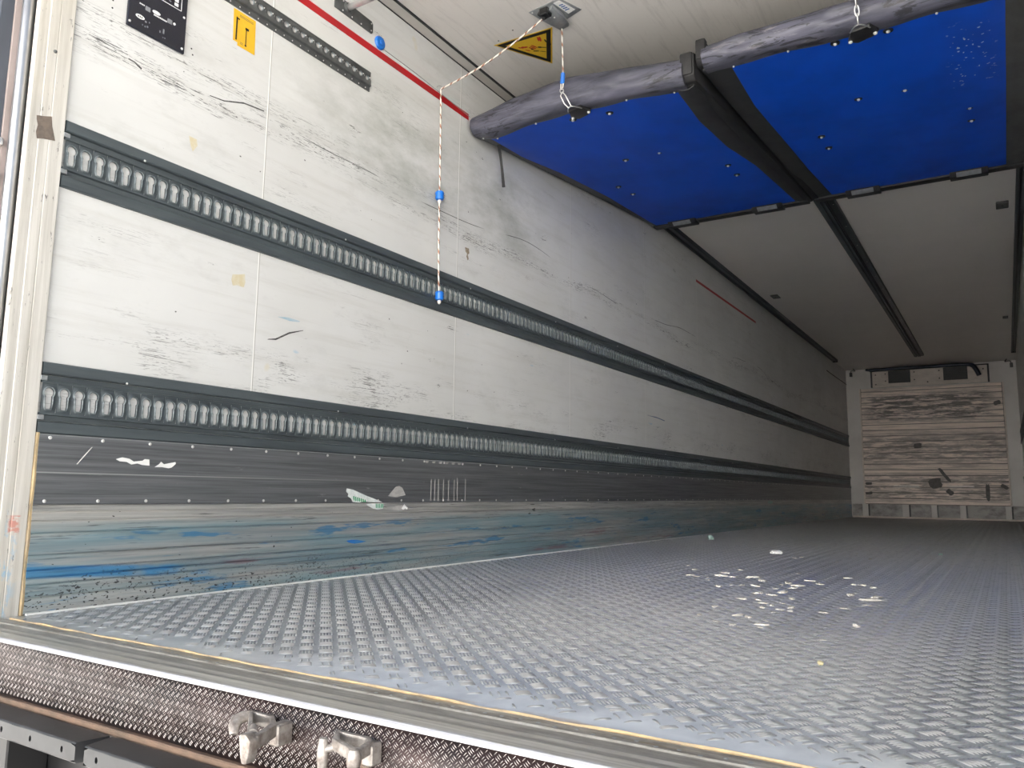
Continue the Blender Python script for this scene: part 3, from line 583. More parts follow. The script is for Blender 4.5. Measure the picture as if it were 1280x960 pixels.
MB().prism([(1.19, 2.292), (1.412, 2.290), (1.419, 2.297), (1.419, 2.336), (1.410, 2.346), (1.19, 2.352)], 0, .0002, .005, .0008).build('bracket', M['darkplate'], lb)
MB().tube([(.004, 1.262, 2.326), (W - .004, 1.262, 2.326)], .0135, 18).build('tube', M['steel'], lb)
MB().lathe((.005, 1.262, 2.326), (1, 0, 0), [(.022, 0), (.021, .006), (.016, .010)], 18).build('flange', M['darkplate'], lb)
for cy, cz in ((1.235, 2.300), (1.237, 2.343), (1.290, 2.300), (1.345, 2.299), (1.408, 2.302), (1.408, 2.334)): MB().lathe((.005, cy, cz), (1, 0, 0), [(.0035, 0), (.003, .0018), (.001, .0024)], 8).build('screw', M['screw'], lb)
# torn labels on the scuff plates
X = .0122
tag(MB().prism([(.405, .417), (.425, .423), (.447, .420), (.462, .412), (.490, .416), (.497, .421), (.512, .420), (.514, .402), (.49, .403), (.474, .407), (.455, .403), (.440, .410), (.418, .411)], 0, X, X + .0006).build('torn_label', M['paper'], smooth=0), 'left scrap of torn white label on the dark screwed plate near the post', 'label')
tag(MB().prism([(.531, .398), (.545, .407), (.552, .415), (.562, .408), (.602, .416), (.603, .410), (.590, .399), (.579, .396), (.556, .399)], 0, X, X + .0006).build('torn_label', M['paper'], smooth=0), 'right scrap of torn white label on the dark screwed plate near the post', 'label')
pt = tag(MB().prism([(1.367, .343), (1.40, .339), (1.48, .315), (1.575, .291), (1.58, .288), (1.50, .289), (1.47, .293), (1.44, .287), (1.405, .290), (1.392, .305), (1.374, .312), (1.378, .322), (1.365, .330)], 0, X, X + .0007).build('torn_tape', M['ptape'], smooth=0), 'torn white tape with green print on the dark screwed plate', 'tape')
b = MB()
for i in range(7):
    c = 1.405 + i * .011; b.prism([(c, .312 - i * .0022), (c + .006, .314 - i * .0024), (c + .009, .297 - i * .0015), (c + .003, .294 - i * .001)], 0, X + .0006, X + .001)
b.build('print', M['green'], pt, 0)
pt = tag(MB().prism([(1.48, .281), (1.51, .284), (1.585, .284), (1.592, .276), (1.585, .262), (1.553, .258), (1.525, .263), (1.50, .272)], 0, X, X + .0007).build('torn_tape', M['ptape'], smooth=0), 'lower torn tape scrap with green print, on the planks just below the other', 'tape')
b = MB()
for i in range(5):
    c = 1.54 + i * .010; b.prism([(c, .282), (c + .005, .283), (c + .006, .266), (c + .001, .265)], 0, X + .0006, X + .001)
b.build('print', M['green'], pt, 0)
tag(MB().prism([(1.615, .314), (1.640, .334), (1.662, .353), (1.685, .357), (1.705, .350), (1.715, .338), (1.729, .318), (1.70, .314), (1.672, .309), (1.64, .311)], 0, X, X + .0006).build('paper_residue', M['greypaper'], smooth=0), 'grey half-round paper residue on the dark screwed plate', 'residue')
pt = tag(MB().prism([(1.60, .270), (1.66, .272), (1.71, .274), (1.722, .283), (1.733, .272), (1.748, .266), (1.752, .256), (1.72, .253), (1.66, .256), (1.615, .260)], 0, X, X + .0006).build('paper_residue', M['greypaper'], smooth=0), 'grey paper residue with a greenish end, right of the green printed tape', 'residue')
MB().prism([(1.705, .262), (1.722, .281), (1.736, .268), (1.746, .264), (1.742, .257), (1.73, .262), (1.715, .256)], 0, X + .0005, X + .0009).build('print', M['paper'], pt, 0)
r = random.Random(4)
sm = MB()
for i, yy in enumerate((1.908, 1.935, 1.962, 2.0, 2.04, 2.085, 2.11, 2.175)):
    sm.prism([(yy - .003, .392 + r.uniform(-.01, .01)), (yy + .003, .392), (yy + .002, .31), (yy + .006, .294), (yy - .006, .294), (yy - .0015, .31)], 0, X, X + .0004)
for i in range(6): sm.prism([(1.86 + i * .05, .470), (1.885 + i * .05, .472), (1.88 + i * .05, .462), (1.862 + i * .05, .462)], 0, X, X + .0004)
tag(sm.build('sealant_drips', M['greypaper'], smooth=0), 'faint upright sealant drips on the dark screwed plate below the pull cord', 'sealant', kind='stuff')
sc = MB().prism([(.331, .448), (.333, .448), (.315, .425), (.294, .398), (.291, .398), (.312, .425)], 0, X, X + .0003).build('chalk_scratch', M['paper'], smooth=0); tag(sc, 'slanting pale scratch on the dark screwed plate next to the post', 'scratch')
tag(MB().prism([(11.95, .155), (12.02, .165), (12.03, .14), (11.97, .135)], 0, X, X + .001).build('scrap_label', M['crumbg'], smooth=0), 'far pale green scrap stuck low on the left wall', 'scrap') if False else None

for nm, pts, mt, lb, ct in (
    ('tape_residue', [(.779, 1.066), (.805, 1.071), (.83, 1.079), (.834, 1.050), (.829, 1.031), (.80, 1.032), (.783, 1.027), (.776, 1.045)], 'yelres', 'faint yellow square of tape residue between the two rails, near the first panel joint', 'tape residue'),
    ('scuff_mark', [(.944, .866), (.984, .871), (1.046, .905), (1.112, .929), (1.112, .931), (1.044, .911), (.982, .877), (.95, .870)], 'scuff', 'curved black scuff mark on the white wall right of the first panel joint', 'scuff'),
    ('paint_smear', [(.986, .958), (1.035, .965), (1.094, .962), (1.09, .958), (1.043, .953)], 'bluesm', 'small pale blue paint smear between the two rails', 'smear'),
    ('paint_smear', [(4.478, .912), (4.667, .915), (4.849, .903), (4.84, .897), (4.70, .907)], 'bluedk', 'thin dark blue smear far along the white band between the rails', 'smear'),
    ('stain', [(2.145, 1.541), (2.178, 1.543), (2.182, 1.52), (2.170, 1.508), (2.178, 1.49), (2.170, 1.479), (2.158, 1.497), (2.163, 1.513), (2.150, 1.52)], 'stainbr', 'small brown stain on the upper wall right of the hanging cord', 'stain'),
    ('tape_residue', [(.574, 1.484), (.604, 1.483), (.608, 1.462), (.592, 1.437), (.584, 1.452)], 'yelres', 'faint yellowish residue on the wall above the upper rail', 'tape residue'),
    ('scuff_mark', [(.641, 1.654), (.699, 1.660), (.782, 1.688), (.871, 1.698), (.871, 1.702), (.78, 1.693), (.698, 1.664), (.642, 1.657)], 'scuff', 'long black scuff mark below the yellow sticker', 'scuff'),
    ('scuff_mark', [(.347, 1.640), (.368, 1.638), (.392, 1.627), (.394, 1.633), (.370, 1.643), (.349, 1.644)], 'scuff', 'short dark scuff mark below the black control panel', 'scuff')):
    tag(MB().prism(pts, 0, .0001, .0005).build(nm, M[mt], smooth=0), lb, ct)
for nm, pts, mt, lb, ct in (('paint_smear', [(1.377, .140), (1.405, .143), (1.436, .141), (1.492, .133), (1.46, .129), (1.423, .127), (1.39, .133)], 'bluev', 'vivid blue paint smear low on the scuffed planks', 'smear'),
    ('scrap', [(7.85, .268), (7.93, .285), (8.05, .278), (8.08, .262), (7.98, .248), (7.88, .252)], 'crumbg', 'pale greenish scrap stuck low on the far part of the left wall', 'scrap')):
    tag(MB().prism(pts, 0, X, X + .0008).build(nm, M[mt], smooth=0), lb, ct)

# ------------------------------------------------------------------ cords with blue fittings
pull = empty('pull_cord', (.02, 1.87, 1.22), 'long braided pull cord with two blue beads hanging in front of the left wall', 'cord')
P0 = Vector((.585, 1.905, 2.452)); P1 = Vector((.027, 1.880, 2.247)); path = []
for i in range(101):
    t = i / 100; p = P0.lerp(P1, t); p.z -= .028 * math.sin(math.pi * t); path.append(p)
for i in range(1, 161):
    t = i / 160; path.append(Vector((.027 + .004 * math.sin(t * 5), 1.880 + .033 * t * t, 2.247 - 1.016 * t)))
MB().tube(path, .0042, 8, stripe=8).build('cord', [M['rope'], M['ropeb']], pull, 60)
for z, kn in ((1.716, True), (1.238, False)):
    yy = 1.880 + .033 * ((2.247 - z) / 1.016) ** 2
    MB().lathe((.030 if kn else .026, yy, z - .022), (0, 0, 1), [(.012, 0), (.019, .004), (.021, .012), (.0185, .021), (.0215, .030), (.019, .040), (.012, .044)], 20).build('bead', M['bluep'], pull)
    MB().lathe((.030 if kn else .026, yy, z - .040), (0, 0, 1), [(.003, 0), (.008, .006), (.009, .014), (.007, .02)], 10).build('knot', M['rope'], pull)
MB().tube([(.001, 1.880, 2.266), (.018, 1.880, 2.266), (.033, 1.880, 2.258), (.034, 1.880, 2.246), (.022, 1.880, 2.241)], .0016, 8).build('cord_eye', M['steel'], pull)
bxo = empty('cord_guide', (.63, 1.94, 2.43), 'grey ceiling plate with a black pulley and white label guiding the cords', 'guide')
MB().prism([(.520, 1.867), (.686, 1.845), (.735, 1.968), (.640, 2.0), (.560, 2.008)], 2, H - .004, H - .0005, .0008).build('plate', M['galv'], bxo)
MB().prism([(.568, 1.900), (.640, 1.868), (.655, 1.955), (.640, 2.030), (.590, 2.040), (.572, 1.985)], 2, H - .020, H - .003, .004).build('cover', M['galv'], bxo)
MB().prism([(.650, 1.862), (.682, 1.857), (.712, 1.950), (.672, 1.962)], 2, H - .0052, H - .0038).build('white_label', M['paper'], bxo)
b = MB()
for i in range(4): b.box((.665 + i * .002, 1.885 + i * .014, H - .0058), (.684 + i * .003, 1.892 + i * .014, H - .005))
b.build('label_print', M['blueink'], bxo)
MB().tube([(.570, 1.870, H - .020), (.585, 1.895, H - .028), (.600, 1.905, H - .014)], [.010, .016, .014], 12).build('pulley', M['black'], bxo)
MB().box((.575, 1.862, H - .036), (.620, 1.905, H - .004), .005).build('pulley_housing', M['black'], bxo)
for p in ((.535, 1.875), (.600, 1.925), (.615, 1.935), (.70, 1.95)): MB().lathe((p[0], p[1], H - .004 if p[0] > .69 or p[0] < .54 else H - .020), (0, 0, -1), [(.004, 0), (.003, .002)], 8).build('screw', M['screw'], bxo)
hc = empty('support_rope', (.58, 2.07, 2.14), 'short cord with blue sleeve and snap hook holding the left blue panel', 'cord')
A, B = Vector((.603, 2.028, H - .016)), Vector((.570, 2.104, 2.285))
MB().tube([A.lerp(B, i / 30) for i in range(31)], .0040, 8, stripe=8).build('cord', [M['rope'], M['ropeb']], hc, 60)
C1 = Vector((.561, 2.112, 2.236)); ax = (C1 - B).normalized()
MB().lathe(B, ax, [(.007, 0), (.0105, .004), (.0105, (C1 - B).length - .004), (.008, (C1 - B).length)], 14).build('sleeve', M['bluep'], hc)
C2 = Vector((.560, 2.108, 2.206)); MB().tube([C1 + Vector((-.006, 0, 0)), C2 + Vector((-.004, 0, .006)), C2 + Vector((.0, 0, .0)), C2 + Vector((.006, 0, .007)), C1 + Vector((.006, 0, 0))], .0032, 8).build('eye_loop', M['rope'], hc, 60)
def ring(c, a, b, ax, up, r, n=20):
    ax = Vector(ax).normalized(); up = Vector(up).normalized(); return [Vector(c) + ax * math.cos(2 * math.pi * i / n) * a + up * math.sin(2 * math.pi * i / n) * b for i in range(n)]
MB().tube(ring((.5625, 2.106, 2.198), .0085, .013, (1, 0, 0), (.15, 0, -1), .002), .0026, 8, True).build('quick_link', M['steel'], hc, 60)
MB().tube([(.566, 2.104, 2.192), (.558, 2.102, 2.172), (.574, 2.110, 2.132), (.590, 2.122, 2.112), (.602, 2.124, 2.120), (.580, 2.108, 2.172)], .0027, 8, True).build('snap_hook', M['steel'], hc, 60)

# ------------------------------------------------------------------ folded-up blue partition panels under the roof
ZB_L = [(0, 2.140), (.117, 2.118), (.35, 2.138), (.524, 2.150), (.843, 2.132), (1.13, 2.103)]
ZT_L = [(0, 2.226), (.265, 2.276), (.545, 2.302), (.80, 2.270), (1.135, 2.222)]
ZB_R = [(1.18, 2.160), (1.263, 2.156), (1.56, 2.158), (1.936, 2.149), (2.46, 2.140)]
ZT_R = [(1.18, 2.250), (1.38, 2.263), (1.745, 2.268), (2.46, 2.26)]
def zsurf(x, y, ZB): return 2.14 + .105 * (y - 2.2) + (interp(x, ZB) - 2.14) * math.exp(-max(y - 2.2, 0) / .55)
def grid(fn, nu, nv): 
    V = [fn(i / nu, j / nv) for j in range(nv + 1) for i in range(nu + 1)]
    F = [(j * (nu + 1) + i, j * (nu + 1) + i + 1, (j + 1) * (nu + 1) + i + 1, (j + 1) * (nu + 1) + i) for j in range(nv) for i in range(nu)]
    return V, F
def cat(pts, n):
    pts = [Vector(p) for p in pts]; out = []
    for i in range(len(pts) - 1):
        p0 = pts[max(i - 1, 0)]; p1 = pts[i]; p2 = pts[i + 1]; p3 = pts[min(i + 2, len(pts) - 1)]
        for k in range(n):
            t = k / n; out.append(.5 * ((2 * p1) + (p2 - p0) * t + (2 * p0 - 5 * p1 + 4 * p2 - p3) * t * t + (3 * p1 - p0 - 3 * p2 + p3) * t ** 3))
    return out + [pts[-1]]
def partition(x0, x1, xl, xr, ZB, ZT, cx0, cx1, bolts, rivets, handles, label, cat_, bracket):
    o = empty('partition_panel', ((x0 + x1) / 2, 3.4, 2.1), label, cat_, None)
    yN, yF = 2.2, 4.665
    # padded core, dark on its edges
    def top(u, v): x = x0 + (x1 - x0) * u; y = yN + (yF - yN) * v; return (x, y, zsurf(x, y, ZB))
    V, F = grid(top, 24, 30); n = len(V); V2 = [(a, b, min(c + .085, H - .004)) for a, b, c in V]
    me = bpy.data.meshes.new('padded_core'); bmx = bmesh.new()
    va = [bmx.verts.new((a, b, c + .003)) for a, b, c in V]; vb = [bmx.verts.new(p) for p in V2]
    for f in F: bmx.faces.new([va[i] for i in f][::-1]); bmx.faces.new([vb[i] for i in f])
    loop = [i for i in range(25)] + [25 * j + 24 for j in range(1, 31)] + [25 * 30 + i for i in range(23, -1, -1)] + [25 * j for j in range(29, 0, -1)]
    for a, b in zip(loop, loop[1:] + loop[:1]): bmx.faces.new((va[a], va[b], vb[b], vb[a]))
    bmesh.ops.recalc_face_normals(bmx, faces=bmx.faces); bmx.to_mesh(me); bmx.free(); finish(me, 'padded_core', M['foam'], o, 30)
    # blue vinyl face
    r = random.Random(int(x0 * 100)); ph = [r.uniform(0, 6) for _ in range(4)]
    def face(u, v):
        y = 2.19 + (4.63 - 2.19) * v; a, b = interp(y, xl), interp(y, xr); x = a + (b - a) * u
        w = .0022 * math.sin(x * 7 + y * 2 + ph[0]) + .0018 * math.sin(y * 5 - x * 3 + ph[1])
        e = min(1, min(u, 1 - u) * 12, min(v, 1 - v) * 12 + .2); return (x, y, zsurf(x, y, ZB) - .003 - .004 * e + w * e)
    V, F = grid(face, 40, 60); bmx = bmesh.new(); vv = [bmx.verts.new(p) for p in V]
    for f in F: bmx.faces.new([vv[i] for i in f][::-1])
    ret = bmesh.ops.extrude_face_region(bmx, geom=list(bmx.faces)); bmesh.ops.translate(bmx, vec=(0, 0, .004), verts=[g for g in ret['geom'] if isinstance(g, bmesh.types.BMVert)])
    bmesh.ops.recalc_face_normals(bmx, faces=bmx.faces); me = bpy.data.meshes.new('blue_cover'); bmx.to_mesh(me); bmx.free(); blue = finish(me, 'blue_cover', M['blue'], o, 50)
    # side strips between the blue cover and the panel edges
    def strip(xa, xb, name, mat, drop):
        def fn(u, v):
            y = 2.2 + (4.66 - 2.2) * v; a, b = xa(y), xb(y); x = a + (b - a) * u; return (x, y, zsurf(x, y, ZB) - .002 - drop * math.sin(math.pi * u))
        V, F = grid(fn, 6, 40); me = bpy.data.meshes.new(name); bmx = bmesh.new(); vv = [bmx.verts.new(p) for p in V]
        for f in F: bmx.faces.new([vv[i] for i in f][::-1])
        ret = bmesh.ops.extrude_face_region(bmx, geom=list(bmx.faces)); bmesh.ops.translate(bmx, vec=(0, 0, .004), verts=[g for g in ret['geom'] if isinstance(g, bmesh.types.BMVert)])
        bmesh.ops.recalc_face_normals(bmx, faces=bmx.faces); bmx.to_mesh(me); bmx.free(); return finish(me, name, mat, o, 50)
    strip(lambda y: x0, lambda y: interp(y, xl) + .004, 'side_seal', M['foam'] if x0 < .5 else M['dark'], .004)
    strip(lambda y: interp(y, xr) - .004, lambda y: x1, 'side_seal', M['dark'] if x0 < .5 else M['foam'], .012 if x0 < .5 else .003)
    # grey cuff wrapped round the rear edge
    r = random.Random(3 + int(x0 * 10)); ph = [r.uniform(0, 6) for _ in range(6)]; NP = 6
    def prof(x):
        zt, zb = interp(x, ZT), interp(x, ZB) - .009; m = (zt + zb) / 2; h = zt - zb
        wv = .004 * math.sin(x * 17 + ph[0]) + .003 * math.sin(x * 31 + ph[1]); wb = .006 * math.sin(x * 9 + ph[2]) + .004 * math.sin(x * 23 + ph[3])
        return cat([(x, 2.30, zt - .004), (x, 2.225, zt), (x, 2.17, zt - .004), (x, 2.135 + wv, m + h * .24), (x, 2.130 - wv, m - h * .08), (x, 2.140 + wv, m - h * .34), (x, 2.170, zb + .002), (x, 2.215 + wb, zb + .003), (x, 2.240 + wb, zb + .008 + .105 * .03)], NP)
    xs = np.linspace(cx0, cx1, 70); V = []; F = []
    for x in xs: V += prof(x)
    k = len(V) // len(xs)
    for i in range(len(xs) - 1):
        for j in range(k - 1): F.append((i * k + j, i * k + j + 1, (i + 1) * k + j + 1, (i + 1) * k + j))
    bmx = bmesh.new(); vv = [bmx.verts.new(p) for p in V]
    for f in F: bmx.faces.new([vv[i] for i in f])
    bmx.faces.new([vv[j] for j in range(k)]); bmx.faces.new([vv[(len(xs) - 1) * k + j] for j in range(k)][::-1])
    bmesh.ops.recalc_face_normals(bmx, faces=bmx.faces); me = bpy.data.meshes.new('cuff'); bmx.to_mesh(me); bmx.free(); finish(me, 'cuff', M['cuff'], o, 40)
    # bolts, rivets, grips
    for bxp, byp in bolts:
        z = zsurf(bxp, byp, ZB) - .006
        w = MB().lathe((bxp, byp, z), (0, 0, -1), [(.019, -.004), (.018, .002), (.009, .003)], 16).build('washer', M['black'], o)
        MB().lathe((bxp, byp, z - .002), (0, 0, -1), [(.0075, 0), (.007, .006), (.003, .009)], 12).build('bolt_head', M['screw'], w)
    for rx, ry in rivets: MB().lathe((rx, ry, zsurf(rx, ry, ZB) - .010), (0, 0, -1), [(.005, -.003), (.0045, .002), (.002, .0035)], 8).build('rivet', M['screw'], o)
    t = MB(); ex = np.linspace(x0, x1, 20)
    t.prism([(x0, 4.600), (x1, 4.600), (x1, 4.672), (x0, 4.672)], 2, 2.375, 2.402, .003); t.build('hinge_edge', M['dark'], o)
    for hx in handles:
        MB().prism([(4.545, 2.378), (4.585, 2.354), (4.668, 2.360), (4.668, 2.376), (4.60, 2.39)], 0, hx - .105, hx + .105, .004).build('edge_bump', M['dark'], o)
        MB().prism([(4.552, 2.371), (4.584, 2.3515), (4.586, 2.3550), (4.554, 2.3745)], 0, hx - .068, hx + .068, .001).build('hinge_plate', M['galv'], o)
    bxx, byy = bracket; z = zsurf(bxx, byy, ZB) - .010
    br = MB().prism([(bxx - .055, byy + .035), (bxx - .035, byy - .035), (bxx + .035, byy - .050), (bxx + .062, byy + .002), (bxx + .05, byy + .03), (bxx - .02, byy + .055)], 2, z - .012, z + .002, .003).build('lift_bracket', M['black'], o)
    for q in (-.045, .048): MB().lathe((bxx + q, byy + .02 - q * .2, z - .011), (0, 0, -1), [(.008, 0), (.0075, .006), (.003, .009)], 10).build('bolt_head', M['screw'], br)
    MB().tube([Vector((bxx - .036 + .072 * i / 12, byy - .038 - .048 * math.sin(math.pi * i / 12), z - .012 - .004 * math.sin(math.pi * i / 12))) for i in range(13)], .0030, 8).build('ring', M['steel'], br, 60)
    return o
left = partition(.022, 1.165, [(2.2, .085), (2.6, .05), (2.97, .082), (3.63, .086), (4.5, .045), (4.66, .045)], [(2.2, 1.086), (2.3, 1.072), (2.68, 1.029), (3.16, 1.025), (3.61, 1.066), (4.66, 1.082)], ZB_L, ZT_L, .024, 1.135,
    [(.516, 2.308), (.706, 2.323), (.485, 3.017), (.689, 3.011), (.241, 3.461), (.250, 3.67), (.934, 3.484), (.923, 3.705)], [(.13, 2.225), (.36, 2.215), (.843, 2.21), (1.07, 2.215), (.06, 2.2)], [.26, .89],
    'left blue folded-up partition panel under the roof, held by the corded hook', 'partition', (.595, 2.215))
right = partition(1.205, 2.425, [(2.2, 1.325), (2.7, 1.297), (3.35, 1.304), (3.9, 1.306), (4.66, 1.322)], [(2.2, 2.318), (3.1, 2.326), (4.66, 2.336)], ZB_R, ZT_R, 1.22, 2.42,
    [(1.735, 2.253), (1.929, 2.258), (1.729, 2.908), (1.926, 2.923), (1.484, 3.339), (1.483, 3.557), (2.174, 3.368), (2.176, 3.577)], [(1.335, 2.215), (1.56, 2.215), (2.10, 2.21)], [1.517, 2.134],
    'right blue folded-up partition panel under the roof, held by a chain', 'partition', (1.84, 2.205))
# foam side lips facing each other in the gap
for x0, x1, zt, zb, par in ((1.135, 1.185, 2.225, 2.105, left), (1.19, 1.232, 2.262, 2.165, right)):
    bmx = MB(); pts = [(2.145, zt), (2.145, zb + .02), (2.17, zb), (4.66, 2.385), (4.66, 2.47), (2.3, min(zt + .03, 2.47))]; bmx.prism([(a, b) for a, b in pts], 0, x0, x1, .006); bmx.build('edge_lip', M['blackweb'], par, 30)
t = MB(); t.box((1.120, 2.138, 2.128), (1.178, 2.175, 2.232), .010, 2); t.build('end_cap', M['blackweb'], left)
t = MB(); t.box((1.192, 2.138, 2.185), (1.236, 2.175, 2.275), .008, 2); t.build('end_cap', M['blackweb'], right)
sp = [(.060 + .006 * math.sin(i * .16), 2.335 + .060 * (i / 20) ** 1.3, 2.165 - .0118 * i) for i in range(21)]
t = MB()
for a, b in zip(sp, sp[1:]):
    w = .008 * (1 - .3 * (1 - abs(sp.index(a) - 10) / 10)); t.poly([(a[0] - w, a[1], a[2]), (a[0] + w, a[1] + .004, a[2]), (b[0] + w, b[1] + .004, b[2]), (b[0] - w, b[1], b[2])]); t.poly([(a[0] - w, a[1] + .003, a[2]), (a[0] + w, a[1] + .007, a[2]), (b[0] + w, b[1] + .007, b[2]), (b[0] - w, b[1] + .003, b[2])])
tag(t.build('pull_strap', M['blackweb'], left), 'short black webbing strap hanging down')
ch = empty('lift_chain', (1.845, 2.15, 2.14), 'bright steel chain holding the right blue panel', 'chain')
A, B = Vector((1.841, 2.116, 2.130)), Vector((1.835, 1.99, H)); nl = 12; d = (B - A).normalized(); sd = d.cross(Vector((1, 0, 0))).normalized()
for i in range(nl):
    c = A.lerp(B, (i + .5) / nl); ax = Vector((1, 0, 0)) if i % 2 else sd
    MB().tube(ring(c, .0085 if i % 2 == 0 else .0075, (B - A).length / nl * .66, ax, d, .002), .0026, 8, True).build('link', M['steel'], ch, 60)

# ------------------------------------------------------------------ warning triangle on the roof
ws = empty('warning_sign', (.4, 2.1, H - .002), 'yellow warning triangle sticker on the ceiling beside the grey cord plate', 'sign')
A, B, C = Vector((.240, 2.010)), Vector((.556, 2.022)), Vector((.405, 2.296)); ctr = (A + B + C) / 3
def tri(k, lo, hi, name, mat):
    MB().prism([tuple(ctr + (p - ctr) * k) for p in (A, B, C)], 2, lo, hi).build(name, mat, ws, 0)
tri(1.0, H - .0010, H - .0002, 'sheet', M['sign']); tri(.92, H - .0014, H - .0008, 'border', M['ink']); tri(.70, H - .0018, H - .0012, 'field', M['sign'])
def blob(name, mat, lst):
    b = MB()
    for cx, cy, w, h, a in lst:
        b.prism([(cx + math.cos(a) * math.cos(q) * w - math.sin(a) * math.sin(q) * h, cy + math.sin(a) * math.cos(q) * w + math.cos(a) * math.sin(q) * h) for q in [math.pi * 2 * i / 8 for i in range(8)]], 2, H - .0024, H - .0016)
    b.build(name, mat, ws, 0)
blob('pictogram', M['redink'], [(.385, 2.125, .020, .004, 1.2), (.395, 2.12, .020, .004, 1.2), (.405, 2.115, .020, .004, 1.2), (.365, 2.10, .012, .006, .3), (.352, 2.095, .010, .008, 0), (.46, 2.075, .006, .022, .3), (.452, 2.07, .004, .020, .3), (.36, 2.13, .014, .003, .9), (.338, 2.09, .008, .004, 1)])
blob('pictogram', M['ink'], [(.425, 2.135, .012, .006, .6), (.44, 2.145, .016, .003, .6), (.475, 2.10, .004, .014, .2), (.485, 2.13, .003, .016, .3), (.393, 2.155, .016, .004, .5), (.42, 2.175, .016, .002, .7), (.385, 2.13, .006, .006, 0)])
for i, p in enumerate(((.385, 1.95), (.28, 1.99))):
    tag(MB().lathe((*p, H), (0, 0, -1), [(.004, 0), (.0035, .001)], 8).build('drill_hole', M['ink']), 'tiny dark hole in the ceiling left of the warning triangle', 'hole', 'drill holes in the ceiling')

# ------------------------------------------------------------------ ceiling tracks and small roof fittings
def track(x0, x1, y0, y1, label, two):
    o = empty('ceiling_track', ((x0 + x1) / 2, (y0 + y1) / 2, 2.43), label, 'track', None); m = (x0 + x1) / 2
    if two:
        MB().prism([(x0, H), (x0, 2.455), (x0 + .004, 2.436), (x0 + .040, 2.434), (x0 + .043, 2.446), (m - .012, 2.450), (m - .010, 2.436), (m + .004, 2.434), (m + .006, 2.46), (m + .006, H)], 1, y0, y1).build('channel', M['rail'], o, 20)
        MB().prism([(m + .010, H), (m + .010, 2.44), (m + .016, 2.432), (m + .022, 2.446), (x1 - .006, 2.446), (x1, 2.452), (x1, H)], 1, y0, y1).build('channel', M['track'], o, 20)
        for k in range(14): MB().lathe((m + .045, y0 + .3 + k * .55, 2.446), (0, 0, -1), [(.005, 0), (.004, .002)], 8).build('screw', M['screw'], o)
    else:
        MB().prism([(x0, H), (x0, 2.440), (x0 + .004, 2.436), (x0 + .018, 2.436), (x0 + .020, 2.45), (m + .002, 2.455), (m + .004, 2.440), (x1 - .003, 2.438), (x1, 2.445), (x1, H)], 1, y0, y1).build('channel', M['track'], o, 20)
        for yy in (y1 - .03,): MB().box((x0 - .001, yy, 2.432), (x1 + .001, yy + .04, H), .002).build('end_stop', M['dark'], o)
    return o
track(.012, .082, 4.68, 12.15, 'blue-grey ceiling track in the corner above the left wall', False)
track(1.158, 1.290, 4.66, 12.2, 'double ceiling track down the middle of the roof', True)
track(2.395, 2.452, 4.68, 12.4, 'dark ceiling track in the corner above the right wall', False)
for x, y, s, lb in ((.22, 7.61, .05, 'small dark grey cover on the ceiling near the left track'), (2.315, 5.64, .05, 'small dark grey cover on the ceiling at right, just beyond the blue panel'), (2.33, 9.9, .035, 'far small dark cover on the ceiling at right')):
    o = MB().box((x - s * .8, y - s * 1.5, H - .012), (x + s * .8, y + s * 1.5, H), .004).build('cover_plate', M['darkplate']); tag(o, lb, 'cover')
    MB().lathe((x, y, H - .012), (0, 0, -1), [(.008, -.001), (.006, .003)], 10).build('screw', M['dark'], o)
tag(MB().tube([(.004, 11.64, 2.238), (.006, 11.9, 2.232), (.005, 12.6, 2.236), (.004, 13.39, 2.235)], .006, 8).build('wall_cable', M['dark']), 'dark cable high on the left wall running into the front corner', 'cable')

# ------------------------------------------------------------------ front bulkhead: boarded air-duct wall
bd = empty('board_wall', (1.24, 13.35, .2), 'worn cream board wall covering the front bulkhead', 'board wall')
t = MB(); z = .225
while z < 2.13:
    z1 = min(z + .0925, 2.135); x0 = .215 + (z - .2) * .004; t.box((x0 + .012, 13.345, z + .002), (2.262 - (z - .2) * .006, 13.37, z1 - .002), .003); z = z1
t.build('boards', M['board'], bd, 30); MB().box((.22, 13.365, .22), (2.262, 13.39, 2.135)).build('backing', M['dark'], bd)
for x in (.208, 2.258): MB().box((x, 13.34, .21), (x + .022, 13.385, 2.14), .002).build('edge_rail', M['header'], bd)
hd = empty('air_header', (1.24, 13.36, 2.14), 'cream panel with two dark grilles at the top of the front bulkhead', 'panel')
MB().box((.418, 13.35, 2.15), (2.075, 13.38, 2.42), .004).build('header_panel', M['header'], hd)
for lo, hi in (((.392, 2.15), (.418, 2.44)), ((2.075, 2.15), (2.10, 2.44)), ((.392, 2.42), (2.10, 2.44))): MB().box((lo[0], 13.345, lo[1]), (hi[0], 13.385, hi[1]), .002).build('frame_edge', M['dark'], hd)
for a, b in ((.664, .992), (1.468, 1.806)):
    gq = MB().box((a, 13.338, 2.21), (b, 13.352, 2.412), .003)
    for k in range(7): gq.box((a + .01, 13.332, 2.222 + k * .027), (b - .01, 13.342, 2.232 + k * .027))
    gq.build('grille', M['dark'], hd)
for px, pz in ((.47, 2.36), (.47, 2.2), (1.05, 2.375), (1.05, 2.25), (1.41, 2.375), (1.41, 2.25), (1.9, 2.38), (2.02, 2.36), (1.24, 2.2), (.62, 2.37), (.62, 2.25)): MB().lathe((px, 13.35, pz), (0, -1, 0), [(.012, -.001), (.008, .004)], 8).build('screw', M['dark'], hd)
